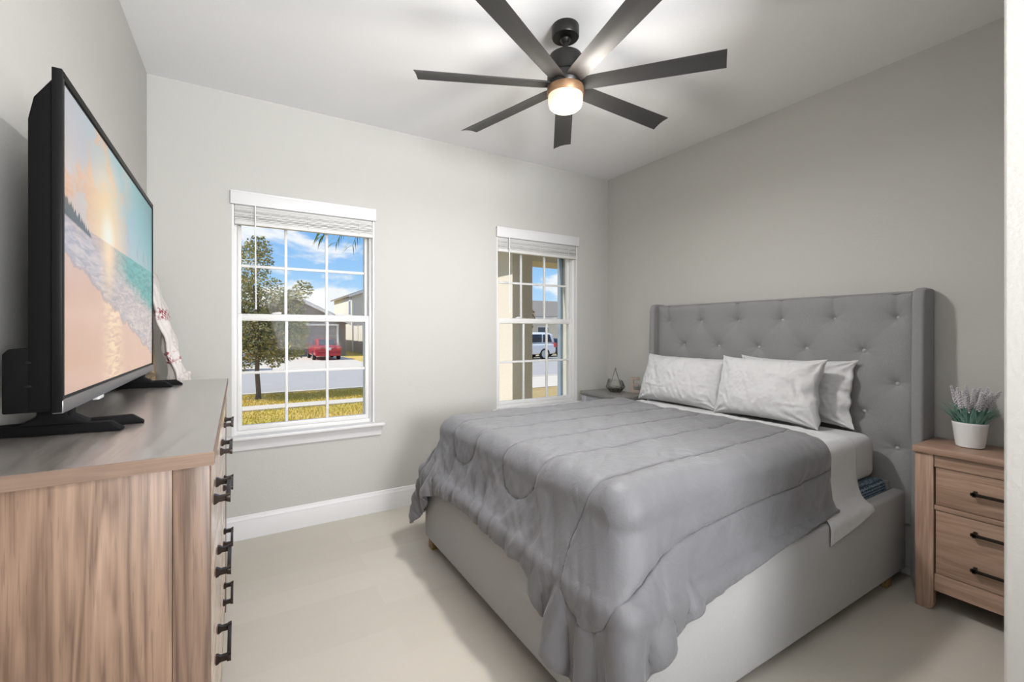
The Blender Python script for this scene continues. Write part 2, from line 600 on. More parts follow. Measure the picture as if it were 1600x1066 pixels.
# ------------------------------------------------------------------ windows and blinds
YF0, YF1 = 3.262, 3.35      # vinyl frame depth
def window(i, q):
    x0, x1, z0, z1 = q['x0'], q['x1'], q['z0'], q['z1']
    w = bpy.data.objects.new('window_%d' % i, None)
    w.location = ((x0 + x1) / 2, YW, z0)
    COL.objects.link(w)
    w['kind'] = 'structure'
    fw = 0.028
    # lined reveal
    mb = MB()
    mb.box(x0, x0 + .012, YW + .002, YF0, z0, z1)
    mb.box(x1 - .012, x1, YW + .002, YF0, z0, z1)
    mb.box(x0, x1, YW + .002, YF0, z1 - .012, z1)
    struct('reveal', mb, M_white, w)
    mb = MB()
    for a, b in ((x0, x0 + fw), (x1 - fw, x1)):
        mb.box(a, b, YF0, YF1, z0, z1, .004)
        mb.box((a + b) / 2 - .005, (a + b) / 2 + .005, YF0 - .006, YF0 + .01, z0, z1, .002)
    mb.box(x0 + .001, x1 - .001, YF0 + .0008, YF1 - .0008, z0 + .0005, z0 + .026, .004)
    mb.box(x0 + .001, x1 - .001, YF0 + .0008, YF1 - .0008, z1 - .02, z1 - .0005, .004)
    struct('window_frame', mb, M_vinyl, w)
    zm = 1.372               # meeting rail
    xa, xb = x0 + fw, x1 - fw
    for nm, ya, yb, za, zb, sw, r0, r1 in (('lower_sash', YF0 + .006, YF0 + .042, z0 + .026, zm + .022, .026, .030, .044), ('upper_sash', YF0 + .046, YF0 + .08, zm - .022, z1 - .02, .022, .040, .03)):
        mb = MB()
        mb.box(xa, xa + sw, ya, yb, za + .001, zb - .001, .004)
        mb.box(xb - sw, xb, ya, yb, za + .001, zb - .001, .004)
        mb.box(xa + .002, xb - .002, ya + .0008, yb - .0008, za, za + r0, .004)
        mb.box(xa + .002, xb - .002, ya + .0008, yb - .0008, zb - r1, zb, .004)
        s = struct(nm, mb, M_vinyl, w)
        gx0, gx1, gz0, gz1 = xa + sw, xb - sw, za + r0, zb - r1
        ym = (ya + yb) / 2
        mb = MB()
        for k in (1, 2):
            xm = gx0 + (gx1 - gx0) * k / 3
            mb.box(xm - .009, xm + .009, ym - .008, ym + .008, gz0, gz1, .003)
        zc = (gz0 + gz1) / 2 if nm == 'lower_sash' else gz0 + (1.945 - gz0) * 0.56
        mb.box(gx0, gx1, ym - .0075, ym + .0075, zc - .009, zc + .009, .003)
        struct('muntin_bars', mb, M_vinyl, s)
        mb = MB(); mb.box(gx0 - .004, gx1 + .004, ym - .002, ym + .002, gz0 - .004, gz1 + .004)
        struct('window_glass', mb, M_glass, s)
        if nm == 'lower_sash':
            for k in (0.27, 0.75):
                mb = MB()
                xm = xa + (xb - xa) * k
                mb.box(xm - .028, xm + .028, ya - .004, ya + .02, zb, zb + .008, .003)
                mb.box(xm - .01, xm + .03, ya + .0, ya + .016, zb + .007, zb + .014, .003)
                struct('sash_lock', mb, M_vinyl, s)
    # stool and apron
    mb = MB()
    mb.box(x0 - .0, x1 + .0, YW - .01, YF0 + .004, z0 - .012, z0 + .003)
    mb.box(x0 - .045, x1 + .062, YW - .058, YW, z0 - .018, z0 + .005, .007, 3)
    if i == 1:
        mb.prism([(YW, z0 - .085), (YW - .014, z0 - .085), (YW - .018, z0 - .06), (YW - .022, z0 - .045), (YW - .040, z0 - .018), (YW, z0 - .018)], 'x', x0 - .03, x1 + .045)
    struct('window_sill', mb, M_white, w)
    return w

M_slat = mat('blind_slat', (0.60, 0.60, 0.585), 0.45, build=varied((0.61, 0.61, 0.595), (0.55, 0.55, 0.54), 8, None, 3, (0.3, 3, 3)))
def blind(q, label, cord_x, wand):
    x0, x1 = q['x0'] + .004, q['x1'] - .004
    t = thing('window_blind', label, 'blind', ((x0 + x1) / 2, YW, 1.945), group=None)
    mb = MB()
    mb.box(x0 - .012, x1 + .012, YW - .022, YW - .008, 2.062, 2.145, .004)
    mb.box(x0 - .012, x1 + .012, YW - .024, YW - .006, 2.132, 2.146, .004)
    mb.box(x0 - .012, x0 + .004, YW - .02, YW - .0005, 2.062, 2.145, .003)
    mb.box(x1 - .004, x1 + .012, YW - .02, YW - .0005, 2.062, 2.145, .003)
    part('valance', mb, M_white, t)
    mb = MB(); mb.box(x0 + .012, x1 - .012, YW + .008, YW + .03, 2.045, 2.07, .003)
    part('head_rail', mb, M_slat, t)
    mb = MB()
    for k in range(10):
        z = 2.052 - k * .0088
        dy = .0022 * math.sin(k * 2.1)
        mb.box(x0 + .01, x1 - .01, YW + .002 + dy, YW + .035 + dy, z - .0034, z + .0034, .0008, 1)
    for k, z in enumerate((2.030, 1.996)):
        mb.box(x0 + .01, x1 - .01, YW - .004, YW + .035, z - .009, z - .004, .002, 1)
    part('slat_stack', mb, M_slat, t)
    mb = MB(); mb.box(x0 + .01, x1 - .01, YW - .004, YW + .036, 1.944, 1.968, .004)
    part('bottom_rail', mb, M_slat, t)
    for k in (.12, .5, .88):
        xm = x0 + (x1 - x0) * k
        mb = MB()
        mb.tube([(xm, YW - .006, 2.045), (xm, YW - .006, 1.946)], .0018, 6)
        part('lift_cord', mb, M_white, t)
    mb = MB()
    mb.tube([(cord_x, YW - .018, 2.07), (cord_x, YW - .02, 2.03), (cord_x + .004, YW - .014, wand)], .0042, 8)
    mb.tube([(cord_x + .004, YW - .014, wand), (cord_x + .004, YW - .014, wand - .03)], [.0042, .0062], 8)
    part('tilt_wand', mb, M_vinyl, t)
    return t

for i, q in enumerate(WINS):
    window(i + 1, q)
blind(WINS[0], 'white faux-wood blind raised over the window beside the television', .062, 1.45)
blind(WINS[1], 'white faux-wood blind raised over the window beside the bed', 1.90, 1.47)

# ================================================================== DRESSER (own frame: x = 0 front edge of the top, -x to the wall; y along the wall)
DL, DH = 1.495, 1.065
ROT = 0.0107
dr = thing('dresser', 'long washed-oak dresser with nine drawers, carrying the television', 'dresser', (-0.046, 0.985, 0), ROT, local=True)
FX = -0.007                    # body front
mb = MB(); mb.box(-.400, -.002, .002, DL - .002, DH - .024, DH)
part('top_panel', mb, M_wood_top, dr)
for bx in ((-.400, 0, 0, .002), (-.400, 0, DL - .002, DL), (-.002, 0, .002, DL - .002)):
    mb = MB(); mb.box(*bx, DH - .0245, DH - .0002)
    part('edge_band', mb, M_wood_edge, dr)
for y in (.008, DL - .030):
    mb = MB(); mb.box(-.392, FX - .056, y, y + .022, .0, DH - .0245, .001)
    part('side_panel', mb, M_wood_v, dr)
    mb = MB(); mb.box(FX - .0555, FX, y - .001 if y < .1 else y - .03, y + .052 if y < .1 else y + .023, .0, DH - .0245, .002)
    part('corner_post', mb, M_wood_post, dr)
mb = MB(); mb.box(-.392, -.386, .03, DL - .03, .05, DH - .025)
part('back_panel', mb, M_wood_y, dr)
mb = MB()
zr = [(.805, 1.012), (.590, .792), (.375, .577), (.150, .362)]
y0, y1 = .06, DL - .06
for z in (1.014, .7925, .5775, .3625, .05):
    mb.box(-.386, FX - .004, y0, y1, z, z + (.026 if z > 1 else .012 if z > .1 else .095), .001)
mb.box(-.386, FX - .004, DL / 2 - .008, DL / 2 + .008, .14, .80, .001)
for k in (1, 2):
    ym = y0 + (y1 - y0) * k / 3
    mb.box(-.386, FX - .004, ym - .008, ym + .008, .80, 1.014, .001)
part('frame_rails', mb, M_wood_y, dr)


def pull(parent, x, yc, z, half=.072, axis=(-1), proud=.032):
    """bar handle on a face looking along +x (axis 1) or -x (axis -1); the bar runs along y"""
    mb = MB()
    for s in (-1, 1):
        y = yc + s * half
        pr = [(0, .011), (.004, .0105), (.010, .0062), (.022, .0062), (proud - .004, .0095), (proud, .0105)]
        mb.prism([(x + axis * a, z + b) for a, b in pr] + [(x + axis * a, z - b) for a, b in reversed(pr)], 'y', y - .006, y + .006)
    xa, xb = sorted((x + axis * (proud - .009), x + axis * proud))
    mb.box(xa, xb, yc - half - .012, yc + half + .012, z - .0065, z + .0065, .0015)
    part('drawer_pull', mb, M_bronze, parent)


for r, (za, zb) in enumerate(zr):
    n = 3 if r == 0 else 2
    for c in range(n):
        ya = y0 + (y1 - y0) * c / n + (.010 if c else .003)
        yb = y0 + (y1 - y0) * (c + 1) / n - (.010 if c < n - 1 else .003)
        mb = MB()
        mb.box(FX - .022, FX - .002, ya, yb, za, zb, .003)
        mb.box(-.37, FX - .022, ya + .02, yb - .02, za + .02, zb - .03)
        d_ = part('drawer', mb, M_wood_front, dr)
        pull(d_, FX - .002, (ya + yb) / 2, (za + zb) / 2, .066, 1)

# ================================================================== TELEVISION (frame of the dresser, shifted)
tvx, tvy = -0.313, 1.245
tv = thing('television', 'black flat television showing a sunset beach, standing on the dresser', 'television', (tvx, tvy, DH + .0005), ROT, local=True)
TW, TH = 1.108, 0.645
zb0 = 1.149 - DH - .0005       # bottom of the picture


def tv_build(N, b):
    uv = N.sep(N.coord('UV'))
    s, y = uv[0], uv[1]
    comb = N.node('ShaderNodeCombineXYZ')
    N.put(comb.inputs[0], N.mul(s, 1.72))
    N.put(comb.inputs[1], y)
    P = comb.outputs[0]
    n_lo = N.noise(P, 3.0, 5, 0.6, 0.3)
    n_hi = N.noise(N.mapping(P, (.6, 3.6, 1), (0, 0, 0), (0, 0, .25)), 13, 5, 0.6, 0.8)
    # distance to the setting sun
    dx, dy = N.mul(N.sub(s, 0.33), 1.72), N.sub(y, 0.60)
    r = N.m('SQRT', N.add(N.mul(dx, dx), N.mul(dy, dy)))
    # sky
    sk = N.ramp(N.add(N.mul(s, 0.75), N.mul(N.sub(y, 0.58), 0.75)), [(0.0, (0.80, 0.54, 0.40)), (0.16, (0.60, 0.55, 0.55)), (0.30, (0.50, 0.50, 0.56)), (0.55, (0.34, 0.50, 0.55)), (0.75, (0.17, 0.43, 0.47)), (1.0, (0.05, 0.23, 0.27))])
    cl = N.step(N.noise(N.mapping(P, (1.0, 1.5, 1), (2.3, 0.4, 0)), 3.6, 6, 0.6, 0.5), 0.47, 0.57)
    cl = N.mul(cl, N.step(s, 0.75, 0.2))
    sk = N.mix(N.mul(cl, .75), sk, N.mix(n_hi, (0.62, 0.27, 0.13), (0.98, 0.55, 0.27)))
    dk = N.mul(N.step(N.noise(N.mapping(P, (2.5, 1.2, 1), (0.7, 5.1, 0)), 5.0, 5, 0.6), 0.54, 0.66), N.mul(N.step(s, 0.42, 0.6), N.step(y, 0.86, 0.66)))
    sk = N.mix(N.mul(dk, 0.7), sk, (0.25, 0.30, 0.36))
    sk = N.mix(N.step(r, 0.46, 0.04), sk, (1.0, 0.72, 0.36))
    sk = N.mix(N.step(r, 0.16, 0.01), sk, (1.0, 0.95, 0.78))
    # sea
    sea = N.mix(N.step(n_hi, 0.35, 0.65), (0.02, 0.27, 0.27), (0.09, 0.44, 0.42))
    sea = N.mix(N.step(s, 0.62, 0.30), sea, N.mix(n_hi, (0.42, 0.30, 0.26), (0.85, 0.62, 0.46)))
    # foam, widening towards the lower right
    wav = N.mul(N.sub(N.noise(N.mapping(P, (1, 1, 1)), 5.5, 4, 0.6), 0.5), 0.14)
    shore = N.add(N.sub(0.47, N.mul(s, 0.40)), wav)
    top = N.add(N.sub(0.60, N.mul(s, 0.26)), N.mul(wav, 0.9))
    foam = N.mix(N.step(n_hi, 0.28, 0.72), (0.40, 0.36, 0.40), (0.74, 0.62, 0.58))
    wat = N.mix(N.step(N.sub(y, top), 0.05, -0.06), sea, foam)
    # sand with the sun's glitter
    sand = N.mix(n_lo, (0.72, 0.43, 0.33), (0.84, 0.56, 0.43))
    sand = N.mix(N.mul(N.step(N.m('ABSOLUTE', N.sub(s, N.add(0.40, N.mul(y, -0.05)))), 0.16, 0.0), N.step(n_hi, 0.35, 0.6)), sand, (1.0, 0.76, 0.50))
    edge = N.step(N.m('ABSOLUTE', N.sub(y, shore)), 0.014, 0.004)
    g = N.mix(N.step(N.sub(y, shore), -0.004, 0.004), sand, wat)
    g = N.mix(N.mul(edge, 0.6), g, (0.40, 0.33, 0.36))
    g = N.mix(N.mul(N.step(N.m('ABSOLUTE', N.sub(s, 0.335)), 0.10, 0.0), N.step(y, 0.28, 0.56)), g, (1.0, 0.72, 0.42))
    im = N.mix(N.step(y, 0.582, 0.588), g, sk)
    # wooded headland on the left
    hl = N.add(N.sub(0.655, N.mul(s, 0.42)), N.mul(N.sub(N.noise(N.mapping(P, (3, 0.3, 1)), 18, 3, 0.7), 0.5), 0.085))
    land = N.mul(N.step(N.sub(hl, y), 0.0, 0.01), N.step(N.sub(y, N.sub(0.585, N.mul(s, 0.14))), -0.004, 0.006))
    im = N.mix(N.mul(land, N.step(s, 0.19, 0.17)), im, N.mix(n_hi, (0.03, 0.04, 0.03), (0.12, 0.10, 0.06)))
    N.put(b.inputs['Base Color'], (0.01, 0.01, 0.01, 1))
    N.put(b.inputs['Emission Color'], im)
    b.inputs['Emission Strength'].default_value = 0.68
    b.inputs['Roughness'].default_value = 0.25
M_screen = mat('television_picture', (0.02, 0.02, 0.02), 0.25, build=tv_build)

bw = .012
mb = MB()
mb.box(-.014, .002, -bw - .004, 0, zb0 - .026, zb0 + TH + bw + .006, .002)
mb.box(-.014, .002, TW, TW + bw + .004, zb0 - .026, zb0 + TH + bw + .006, .002)
mb.box(-.014, .002, -bw, TW + bw, zb0 + TH, zb0 + TH + bw + .006, .002)
part('bezel', mb, M_blackgloss, tv)
mb = MB(); mb.box(-.014, .004, -bw - .003, TW + bw + .003, zb0 - .028, zb0 - .001, .003)
part('lower_bezel', mb, M_greybezel, tv)['label'] = 'graphite grey lower bezel'
mb = MB()
mb.box(-.012, -.0006, -.001, TW + .001, zb0 - .001, zb0 + TH + .001)
part('panel_border', mb, M_blackgloss, tv)
mb = MB()
e = .006
P_ = [(0.0, e, zb0 + e), (0.0, TW - e, zb0 + e), (0.0, TW - e, zb0 + TH - e), (0.0, e, zb0 + TH - e)]
f = mb.bm.faces.new([mb.bm.verts.new(p) for p in P_])
uvl = mb.bm.loops.layers.uv.new('UVMap')
for lp, c in zip(f.loops, ((0, 0), (1, 0), (1, 1), (0, 1))):
    lp[uvl].uv = c
part('screen', mb, M_screen, tv)['label'] = 'lit screen with a sunset beach picture'
# rear housing, tapered at its top
mb = MB()
mb.prism([(-.012, zb0 - .02), (-.050, zb0 - .02), (-.050, zb0 + TH * .86), (-.042, zb0 + TH * .93), (-.012, zb0 + TH + .004)], 'y', -.006, TW + .006, .003)
part('rear_housing', mb, M_black, tv)
mb = MB(); mb.prism([(-.012, zb0 - .024), (-.086, zb0 - .024), (-.086, zb0 + .092), (-.078, zb0 + .102), (-.045, zb0 + .104), (-.012, zb0 + .104)], 'y', -.004, TW + .004, .003)
hs = part('speaker_housing', mb, M_black, tv)
for z in (zb0 + .028, zb0 + .075):
    mb = MB()
    mb.lathe([(0, -.001), (.006, -.001), (.006, .0015), (.0035, .002), (0, .002)], (0, 0, 0), 14)
    for v in mb.bm.verts:
        v.co = Vector((-.050 + v.co.x, -.0045 - v.co.z, z + v.co.y * .55))
    part('screw', mb, M_blackgloss, hs)
for yc in (.105, TW - .105):
    mb = MB()
    # neck
    mb.prism([(-.060, zb0 - .022), (-.008, zb0 - .022), (-.012, zb0 - .046), (.020, .018), (-.10, .018), (-.062, zb0 - .046)], 'y', yc - .028, yc + .028, .004)
    # two splayed bars on the furniture
    for s, ln in ((-1, .082), (1, .108)):
        a = Vector((-.118, yc + s * .012, .011))
        b_ = Vector((ln, yc + s * .040, .011))
        ax = (b_ - a).normalized()
        M4 = Matrix((( ax.x, -ax.y, 0, a.x), (ax.y, ax.x, 0, a.y), (0, 0, 1, 0), (0, 0, 0, 1)))
        L_ = (b_ - a).length
        t2 = MB()
        t2.prism([(-.01, 0), (L_, 0), (L_ + .0, .004), (L_ - .022, .021), (-.01, .021)], 'y', -.013, .013, .004)
        t2.bm.transform(M4)
        me_ = bpy.data.meshes.new('tmp'); t2.bm.to_mesh(me_); t2.bm.free(); mb.bm.from_mesh(me_); bpy.data.meshes.remove(me_)
    part('stand_foot', mb, M_black, tv)
mb = MB(); mb.box(-.010, .003, .26, .31, zb0 - .036, zb0 - .027, .002)
part('indicator_light', mb, M_white, tv)

# ================================================================== THROW BLANKET ON A LADDER behind the dresser
M_ladder = mat('pale_ladder_wood', (0.52, 0.38, 0.22), 0.5, build=wood_build(2, 2.0, light=(0.6, 0.46, 0.28), mid=(0.48, 0.35, 0.2)))
lad = thing('blanket_ladder', 'pale wooden ladder leaning on the wall behind the television', 'ladder', (-.40, 2.90, 0))
def lad_pt(y, z): return (-.372 - (z / 1.66) * .078, y, z)
for y in (2.74, 3.08):
    mb = MB(); mb.tube([lad_pt(y, 0.0), lad_pt(y, 1.64)], .014, 10)
    part('side_rail', mb, M_ladder, lad)
for z in (.35, .70, 1.05, 1.4, 1.60):
    mb = MB(); mb.tube([lad_pt(2.74, z), lad_pt(3.08, z)], .011, 10)
    part('rung', mb, M_ladder, lad)

def throw_build(N, b):
    co = N.coord()
    ck = N.node('ShaderNodeTexChecker')
    N.l.new(N.mapping(co, (70, 70, 70), (0, 0, 0), (0, .5, 0)), ck.inputs['Vector'])
    ck.inputs['Scale'].default_value = 1.0
    z = N.sep(co)[2]
    band = N.m('SINE', N.add(N.mul(z, 29.0), 3.4))
    red = N.mul(N.step(band, 0.55, 0.75), ck.outputs['Fac'])
    red = N.mul(red, N.step(N.noise(co, 9, 2), 0.45, 0.6))
    N.put(b.inputs['Base Color'], N.mix(red, (0.62, 0.58, 0.565), (0.27, 0.03, 0.05)))
    N.put(b.inputs['Normal'], N.bump(N.noise(co, 160, 2, 0.6), 0.6, 0.006))
M_throw = mat('red_white_knit', (0.6, 0.55, 0.54), 0.95, build=throw_build)
M_tassel = mat('throw_tassel_yarn', (0.62, 0.58, 0.56), 0.95, build=varied((0.64, 0.6, 0.585), (0.55, 0.5, 0.49), 60, (140, .5, .006)))
th = thing('throw_blanket', 'white and red knitted throw with tassels hanging from the corner ladder', 'blanket', (-.36, 2.9, 1.0))
nz, ny_ = 60, 70
Pt = np.zeros((nz, ny_, 3))
for i in range(nz):
    f_ = i / (nz - 1)
    z = 1.615 - f_ * .60
    for j in range(ny_):
        u = j / (ny_ - 1)
        y = 2.72 + .03 * f_ + u * (.37 + .02 * f_)
        x = -.425 + .125 * f_ ** .9 + f_ * (.022 * math.sin(u * 17 + 1.5 * f_) + .010 * math.sin(u * 39)) + .006 * math.sin(f_ * 23 + u * 7) + .012 * math.sin(u * math.pi)
        if f_ < .04: x -= .02 * (1 - f_ / .04)
        Pt[i, j] = (x, y, z)
mb = MB(); mb.grid(Pt)
o = part('knit_cloth', mb, M_throw, th)
sm = o.modifiers.new('thick', 'SOLIDIFY'); sm.thickness = .012; sm.offset = 0
for k in range(11):
    p = Vector(Pt[-1, int((.04 + .92 * k / 10) * (ny_ - 1))]) + Vector((.006, 0, .03))
    mb = MB()
    mb.lathe([(0, .024), (.010, .02), (.016, .006), (.011, -.008), (.016, -.03), (.019, -.06), (.012, -.082), (0, -.085)], p, 12)
    part('tassel', mb, M_tassel, th)
for k, i in enumerate(range(36, nz - 2, 4)):
    p = Vector(Pt[i, int(.55 * (ny_ - 1))]) + Vector((.008, .02 * (k % 3), 0))
    mb = MB(); mb.lathe([(0, .02), (.010, .014), (.014, 0), (.010, -.014), (0, -.02)], p, 10)
    part('bobble', mb, M_tassel, th)

# ================================================================== CEILING FAN
fc = (1.318, 1.698)
fan = thing('ceiling_fan', 'black ceiling fan with seven blades and a lit round lamp', 'ceiling fan', (fc[0], fc[1], 2.74))
def flathe(name, prof, m, parent=fan, n=48):
    mb = MB(); mb.lathe(prof, (fc[0], fc[1], 0), n)
    return part(name, mb, m, parent)
flathe('canopy', [(0, 2.7395), (.063, 2.7395), (.065, 2.735), (.065, 2.690), (.062, 2.685), (.030, 2.684), (0, 2.684)], M_fan)
flathe('hanger_ball', [(0, 2.69), (.020, 2.685), (.026, 2.676), (.020, 2.666), (.013, 2.660), (0, 2.660)], M_fan)
flathe('downrod', [(0, 2.68), (.0125, 2.68), (.0125, 2.625), (.017, 2.62), (.02, 2.605), (0, 2.605)], M_fan)
flathe('motor_housing', [(0, 2.612), (.04, 2.611), (.066, 2.604), (.077, 2.596), (.079, 2.586), (.082, 2.584), (.082, 2.512), (.078, 2.506), (.06, 2.503), (0, 2.503)], M_fan)
flathe('blade_hub', [(0, 2.504), (.083, 2.503), (.087, 2.498), (.087, 2.452), (.083, 2.446), (0, 2.446)], M_fan)
flathe('light_ring', [(0, 2.446), (.086, 2.446), (.0875, 2.442), (.0875, 2.412), (.085, 2.408), (0, 2.408)], M_fanring)
M_globe = mat('lit_opal_glass', (.25, 0.22, 0.2), 0.4, build=lambda N, b: (N.put(b.inputs['Emission Color'], N.mix(N.step(N.sep(N.coord())[2], -.40, -.33), (1.0, 0.82, 0.66), (1.0, 0.68, 0.46))), N.put(b.inputs['Emission Strength'], 1.02)))
flathe('lamp_globe', [(0, 2.409), (.082, 2.409), (.0825, 2.40), (.082, 2.376), (.077, 2.358), (.064, 2.347), (.04, 2.341), (0, 2.339)], M_globe)
fl = bpy.data.lights.new('fan_lamp', 'POINT'); fl.energy = 13; fl.color = (1.0, .94, .86); fl.shadow_soft_size = .08
flo = bpy.data.objects.new('fan_lamp', fl); flo.location = (fc[0], fc[1], 2.235); COL.objects.link(flo)
fd = bpy.data.lights.new('fan_downlight', 'AREA'); fd.shape = 'DISK'; fd.size = .17; fd.energy = 26; fd.color = (1.0, .98, .955)
fdo = bpy.data.objects.new('fan_downlight', fd); fdo.location = (fc[0], fc[1], 2.325); COL.objects.link(fdo)
RB, PITCH = 0.702, math.radians(-11)
def blade_mb():
    """one blade along +x in its own frame, cambered aerofoil section"""
    mb = MB()
    nL, nW = 20, 12
    rows = []
    for i in range(nL):
        f_ = i / (nL - 1)
        x = .075 + f_ * (RB - .075)
        wd = .088 + .022 * f_ if f_ > .06 else .070 + .3 * f_
        ring = []
        for side in (1, -1):
            for j in range(nW):
                u = j / (nW - 1) if side == 1 else 1 - j / (nW - 1)
                yy = (u - .5) * wd
                camber = -.010 * (1 - (2 * u - 1) ** 2)
                th_ = .0035 * (1 - abs(2 * u - 1) ** 3) + .0008
                xx = x + (0.012 * (u - .5) if f_ == 1 else 0)
                ring.append(mb.bm.verts.new((xx, yy, -camber + side * th_)))
        rows.append(ring)
    for a, b in zip(rows, rows[1:]):
        n = len(a)
        for k in range(n):
            mb.bm.faces.new((a[k], a[(k + 1) % n], b[(k + 1) % n], b[k]))
    mb.bm.faces.new(rows[0]); mb.bm.faces.new(rows[-1])
    bmesh.ops.recalc_face_normals(mb.bm, faces=mb.bm.faces[:])
    return mb
b0 = None
for k in range(7):
    ang = math.radians(53.9 + 360 / 7 * k)
    if b0 is None:
        b0 = obj('blade', blade_mb(), M_blade, None, sharp=50)
        bo = b0
    else:
        bo = b0.copy(); COL.objects.link(bo)
    bo.parent = fan
    bo.matrix_local = Matrix.Translation((0, 0, -.284)) @ Matrix.Rotation(ang, 4, 'Z') @ Matrix.Rotation(PITCH, 4, 'X')

# ================================================================== BED
BX0, BX1 = 0.93, 2.90
BY0, BY1 = 0.925, 2.565
BZ0, BZ1 = 0.061, 0.468
bed = thing('bed_frame', 'grey upholstered bed frame with button-tufted winged headboard', 'bed', (1.9, 1.745, 0))
mb = MB(); mb.box(BX0, BX0 + .06, BY0, BY1, BZ0, BZ1, .018, 4)
part('foot_rail', mb, M_rail, bed)
for y in (BY0, BY1 - .06):
    mb = MB(); mb.box(BX0 + .06, BX1 + .02, y + .0005, y + .0595, BZ0, BZ1, .018, 4)
    part('side_rail', mb, M_rail, bed)
for x in (BX0 + .015, BX1 - .15):
    for y in (BY0 + .02, BY1 - .08):
        mb = MB(); mb.box(x, x + .055, y, y + .055, 0, BZ0 + .004, .003)
        part('leg', mb, M_legwood, bed)
mb = MB()
for k in range(9):
    x = BX0 + .16 + k * .205
    mb.box(x, x + .07, BY0 + .055, BY1 - .055, .16, .18)
part('slat_base', mb, M_legwood, bed)
# headboard: tufted face
HX, HB = 2.925, 3.010
HY0, HY1, HZ = 0.885, 2.530, 1.488
rows_ = [(1.355, .963), (1.178, 1.110), (1.010, .963), (.843, 1.110), (.672, .963)]
btn = []
for z, ys in rows_:
    y = ys
    while y < HY1 - .04:
        btn.append((y, z)); y += .2925
yy = np.linspace(HY0, HY1, 240); zz = np.linspace(.30, HZ, 190)
Yg, Zg = np.meshgrid(yy, zz, indexing='ij')
ex = np.minimum(np.minimum(Yg - HY0, HY1 - Yg), HZ - Zg)
D = .022 * (1 - np.exp(-(np.maximum(ex, 0) / .02)))
for y, z in btn:
    r = np.hypot(Yg - y, (Zg - z))
    D -= .022 * np.exp(-r / .020) + .014 * np.exp(-(r / .075) ** 2)
    # soft pleats fanning from each button
    an = np.arctan2(Zg - z, Yg - y)
    D += .0022 * np.sin(an * 8 + y * 7) * np.exp(-r / .045) * np.clip(r / .012, 0, 1)
    for (y2, z2) in btn:
        if 0 < z2 - z < .2 and abs(y2 - y) < .2:
            L_ = math.hypot(y2 - y, z2 - z)
            ux, uz = (y2 - y) / L_, (z2 - z) / L_
            tt = np.clip((Yg - y) * ux + (Zg - z) * uz, 0, L_)
            dd = np.hypot(Yg - y - ux * tt, Zg - z - uz * tt)
            D -= .0012 * np.exp(-(dd / .016) ** 2)
    if z > 1.3:
        D -= .011 * np.exp(-(np.abs(Yg - y) / .012)) * (Zg > z)
Pg = np.stack([HX - D, Yg, Zg], -1)
mb = MB(); mb.grid(Pg)
n, m = Yg.shape
bmv = list(mb.bm.verts)
mb.box(HX + .035, HB, HY0, HY1, .08, HZ - .001)
mb.box(HX - .001, HX + .036, HY0, HY1, .08, .302)
mb.box(HX + .001, HX + .036, HY0, HY0 + .004, .30, HZ - .001)
mb.box(HX + .001, HX + .036, HY1 - .004, HY1, .30, HZ - .001)
mb.box(HX - .008, HX + .02, HY0, HY1, HZ - .012, HZ + .002, .006, 3)
hb = part('headboard', mb, M_linen, bed, sharp=60)
for s, ya in ((0, 0.838), (1, HY1 - .004)):
    mb = MB()
    # wing, a little deeper towards its foot, crowned top
    pr = [(HB, .04), (HX - .075, .04), (HX - .072, .9), (HX - .058, HZ - .03), (HX - .045, HZ + .006), (HX - .01, HZ + .016), (HB, HZ + .014)]
    mb.prism(pr, 'y', ya, ya + .050, .014, 4)
    part('headboard_wing', mb, M_linen, bed)
M_button = mat('button_linen', (0.36, 0.36, 0.365), 0.6, build=fabric_build((0.29, 0.29, 0.295)))
def hb_d(y, z):
    i = int(round((y - HY0) / (HY1 - HY0) * 239)); j = int(round((z - .30) / (HZ - .30) * 189))
    return HX - D[i, j]
b1 = None
for y, z in btn:
    if b1 is None:
        mb = MB()
        mb.lathe([(0, .012), (.008, .0105), (.0135, .005), (.014, 0), (.012, -.006), (0, -.006)], (0, 0, 0), 16)
        mb.bm.transform(Matrix.Rotation(-math.pi / 2, 4, 'Y'))
        b1 = obj('button', mb, M_button, None)
        bo = b1
    else:
        bo = b1.copy(); COL.objects.link(bo)
    bo.parent = bed
    bo.location = Vector((hb_d(y, z) + .001, y, z)) - Vector(bed.location)

mb = MB(); mb.box(2.875, HX - .002, BY0 + .062, BY0 + .13, .18, .50, .004)
part('corner_bracket', mb, M_linen, bed)

# mattress, foundation
mb = MB(); mb.box(.995, 2.872, .988, 2.50, .182, .515, .028, 4)
o = obj('box_spring', mb, M_blue, None, origin=(1.93, 1.745, .182))
tag(o, 'dark blue knitted box spring under the white mattress', 'box spring')
MX0, MX1, MY0, MY1, MZ1 = 1.02, 2.835, 1.02, 2.475, 0.748
def rounded_slab(x0, x1, y0, y1, z0, z1, r, seg=5):
    mb = MB(); mb.box(x0, x1, y0, y1, z0, z1, r, seg); return mb
mb = rounded_slab(MX0, MX1, MY0, MY1, .517, MZ1, .055, 6)
o = obj('mattress', mb, M_sheet, None, origin=(1.93, 1.745, .517))
tag(o, 'mattress in a white fitted sheet on the bed frame', 'mattress')


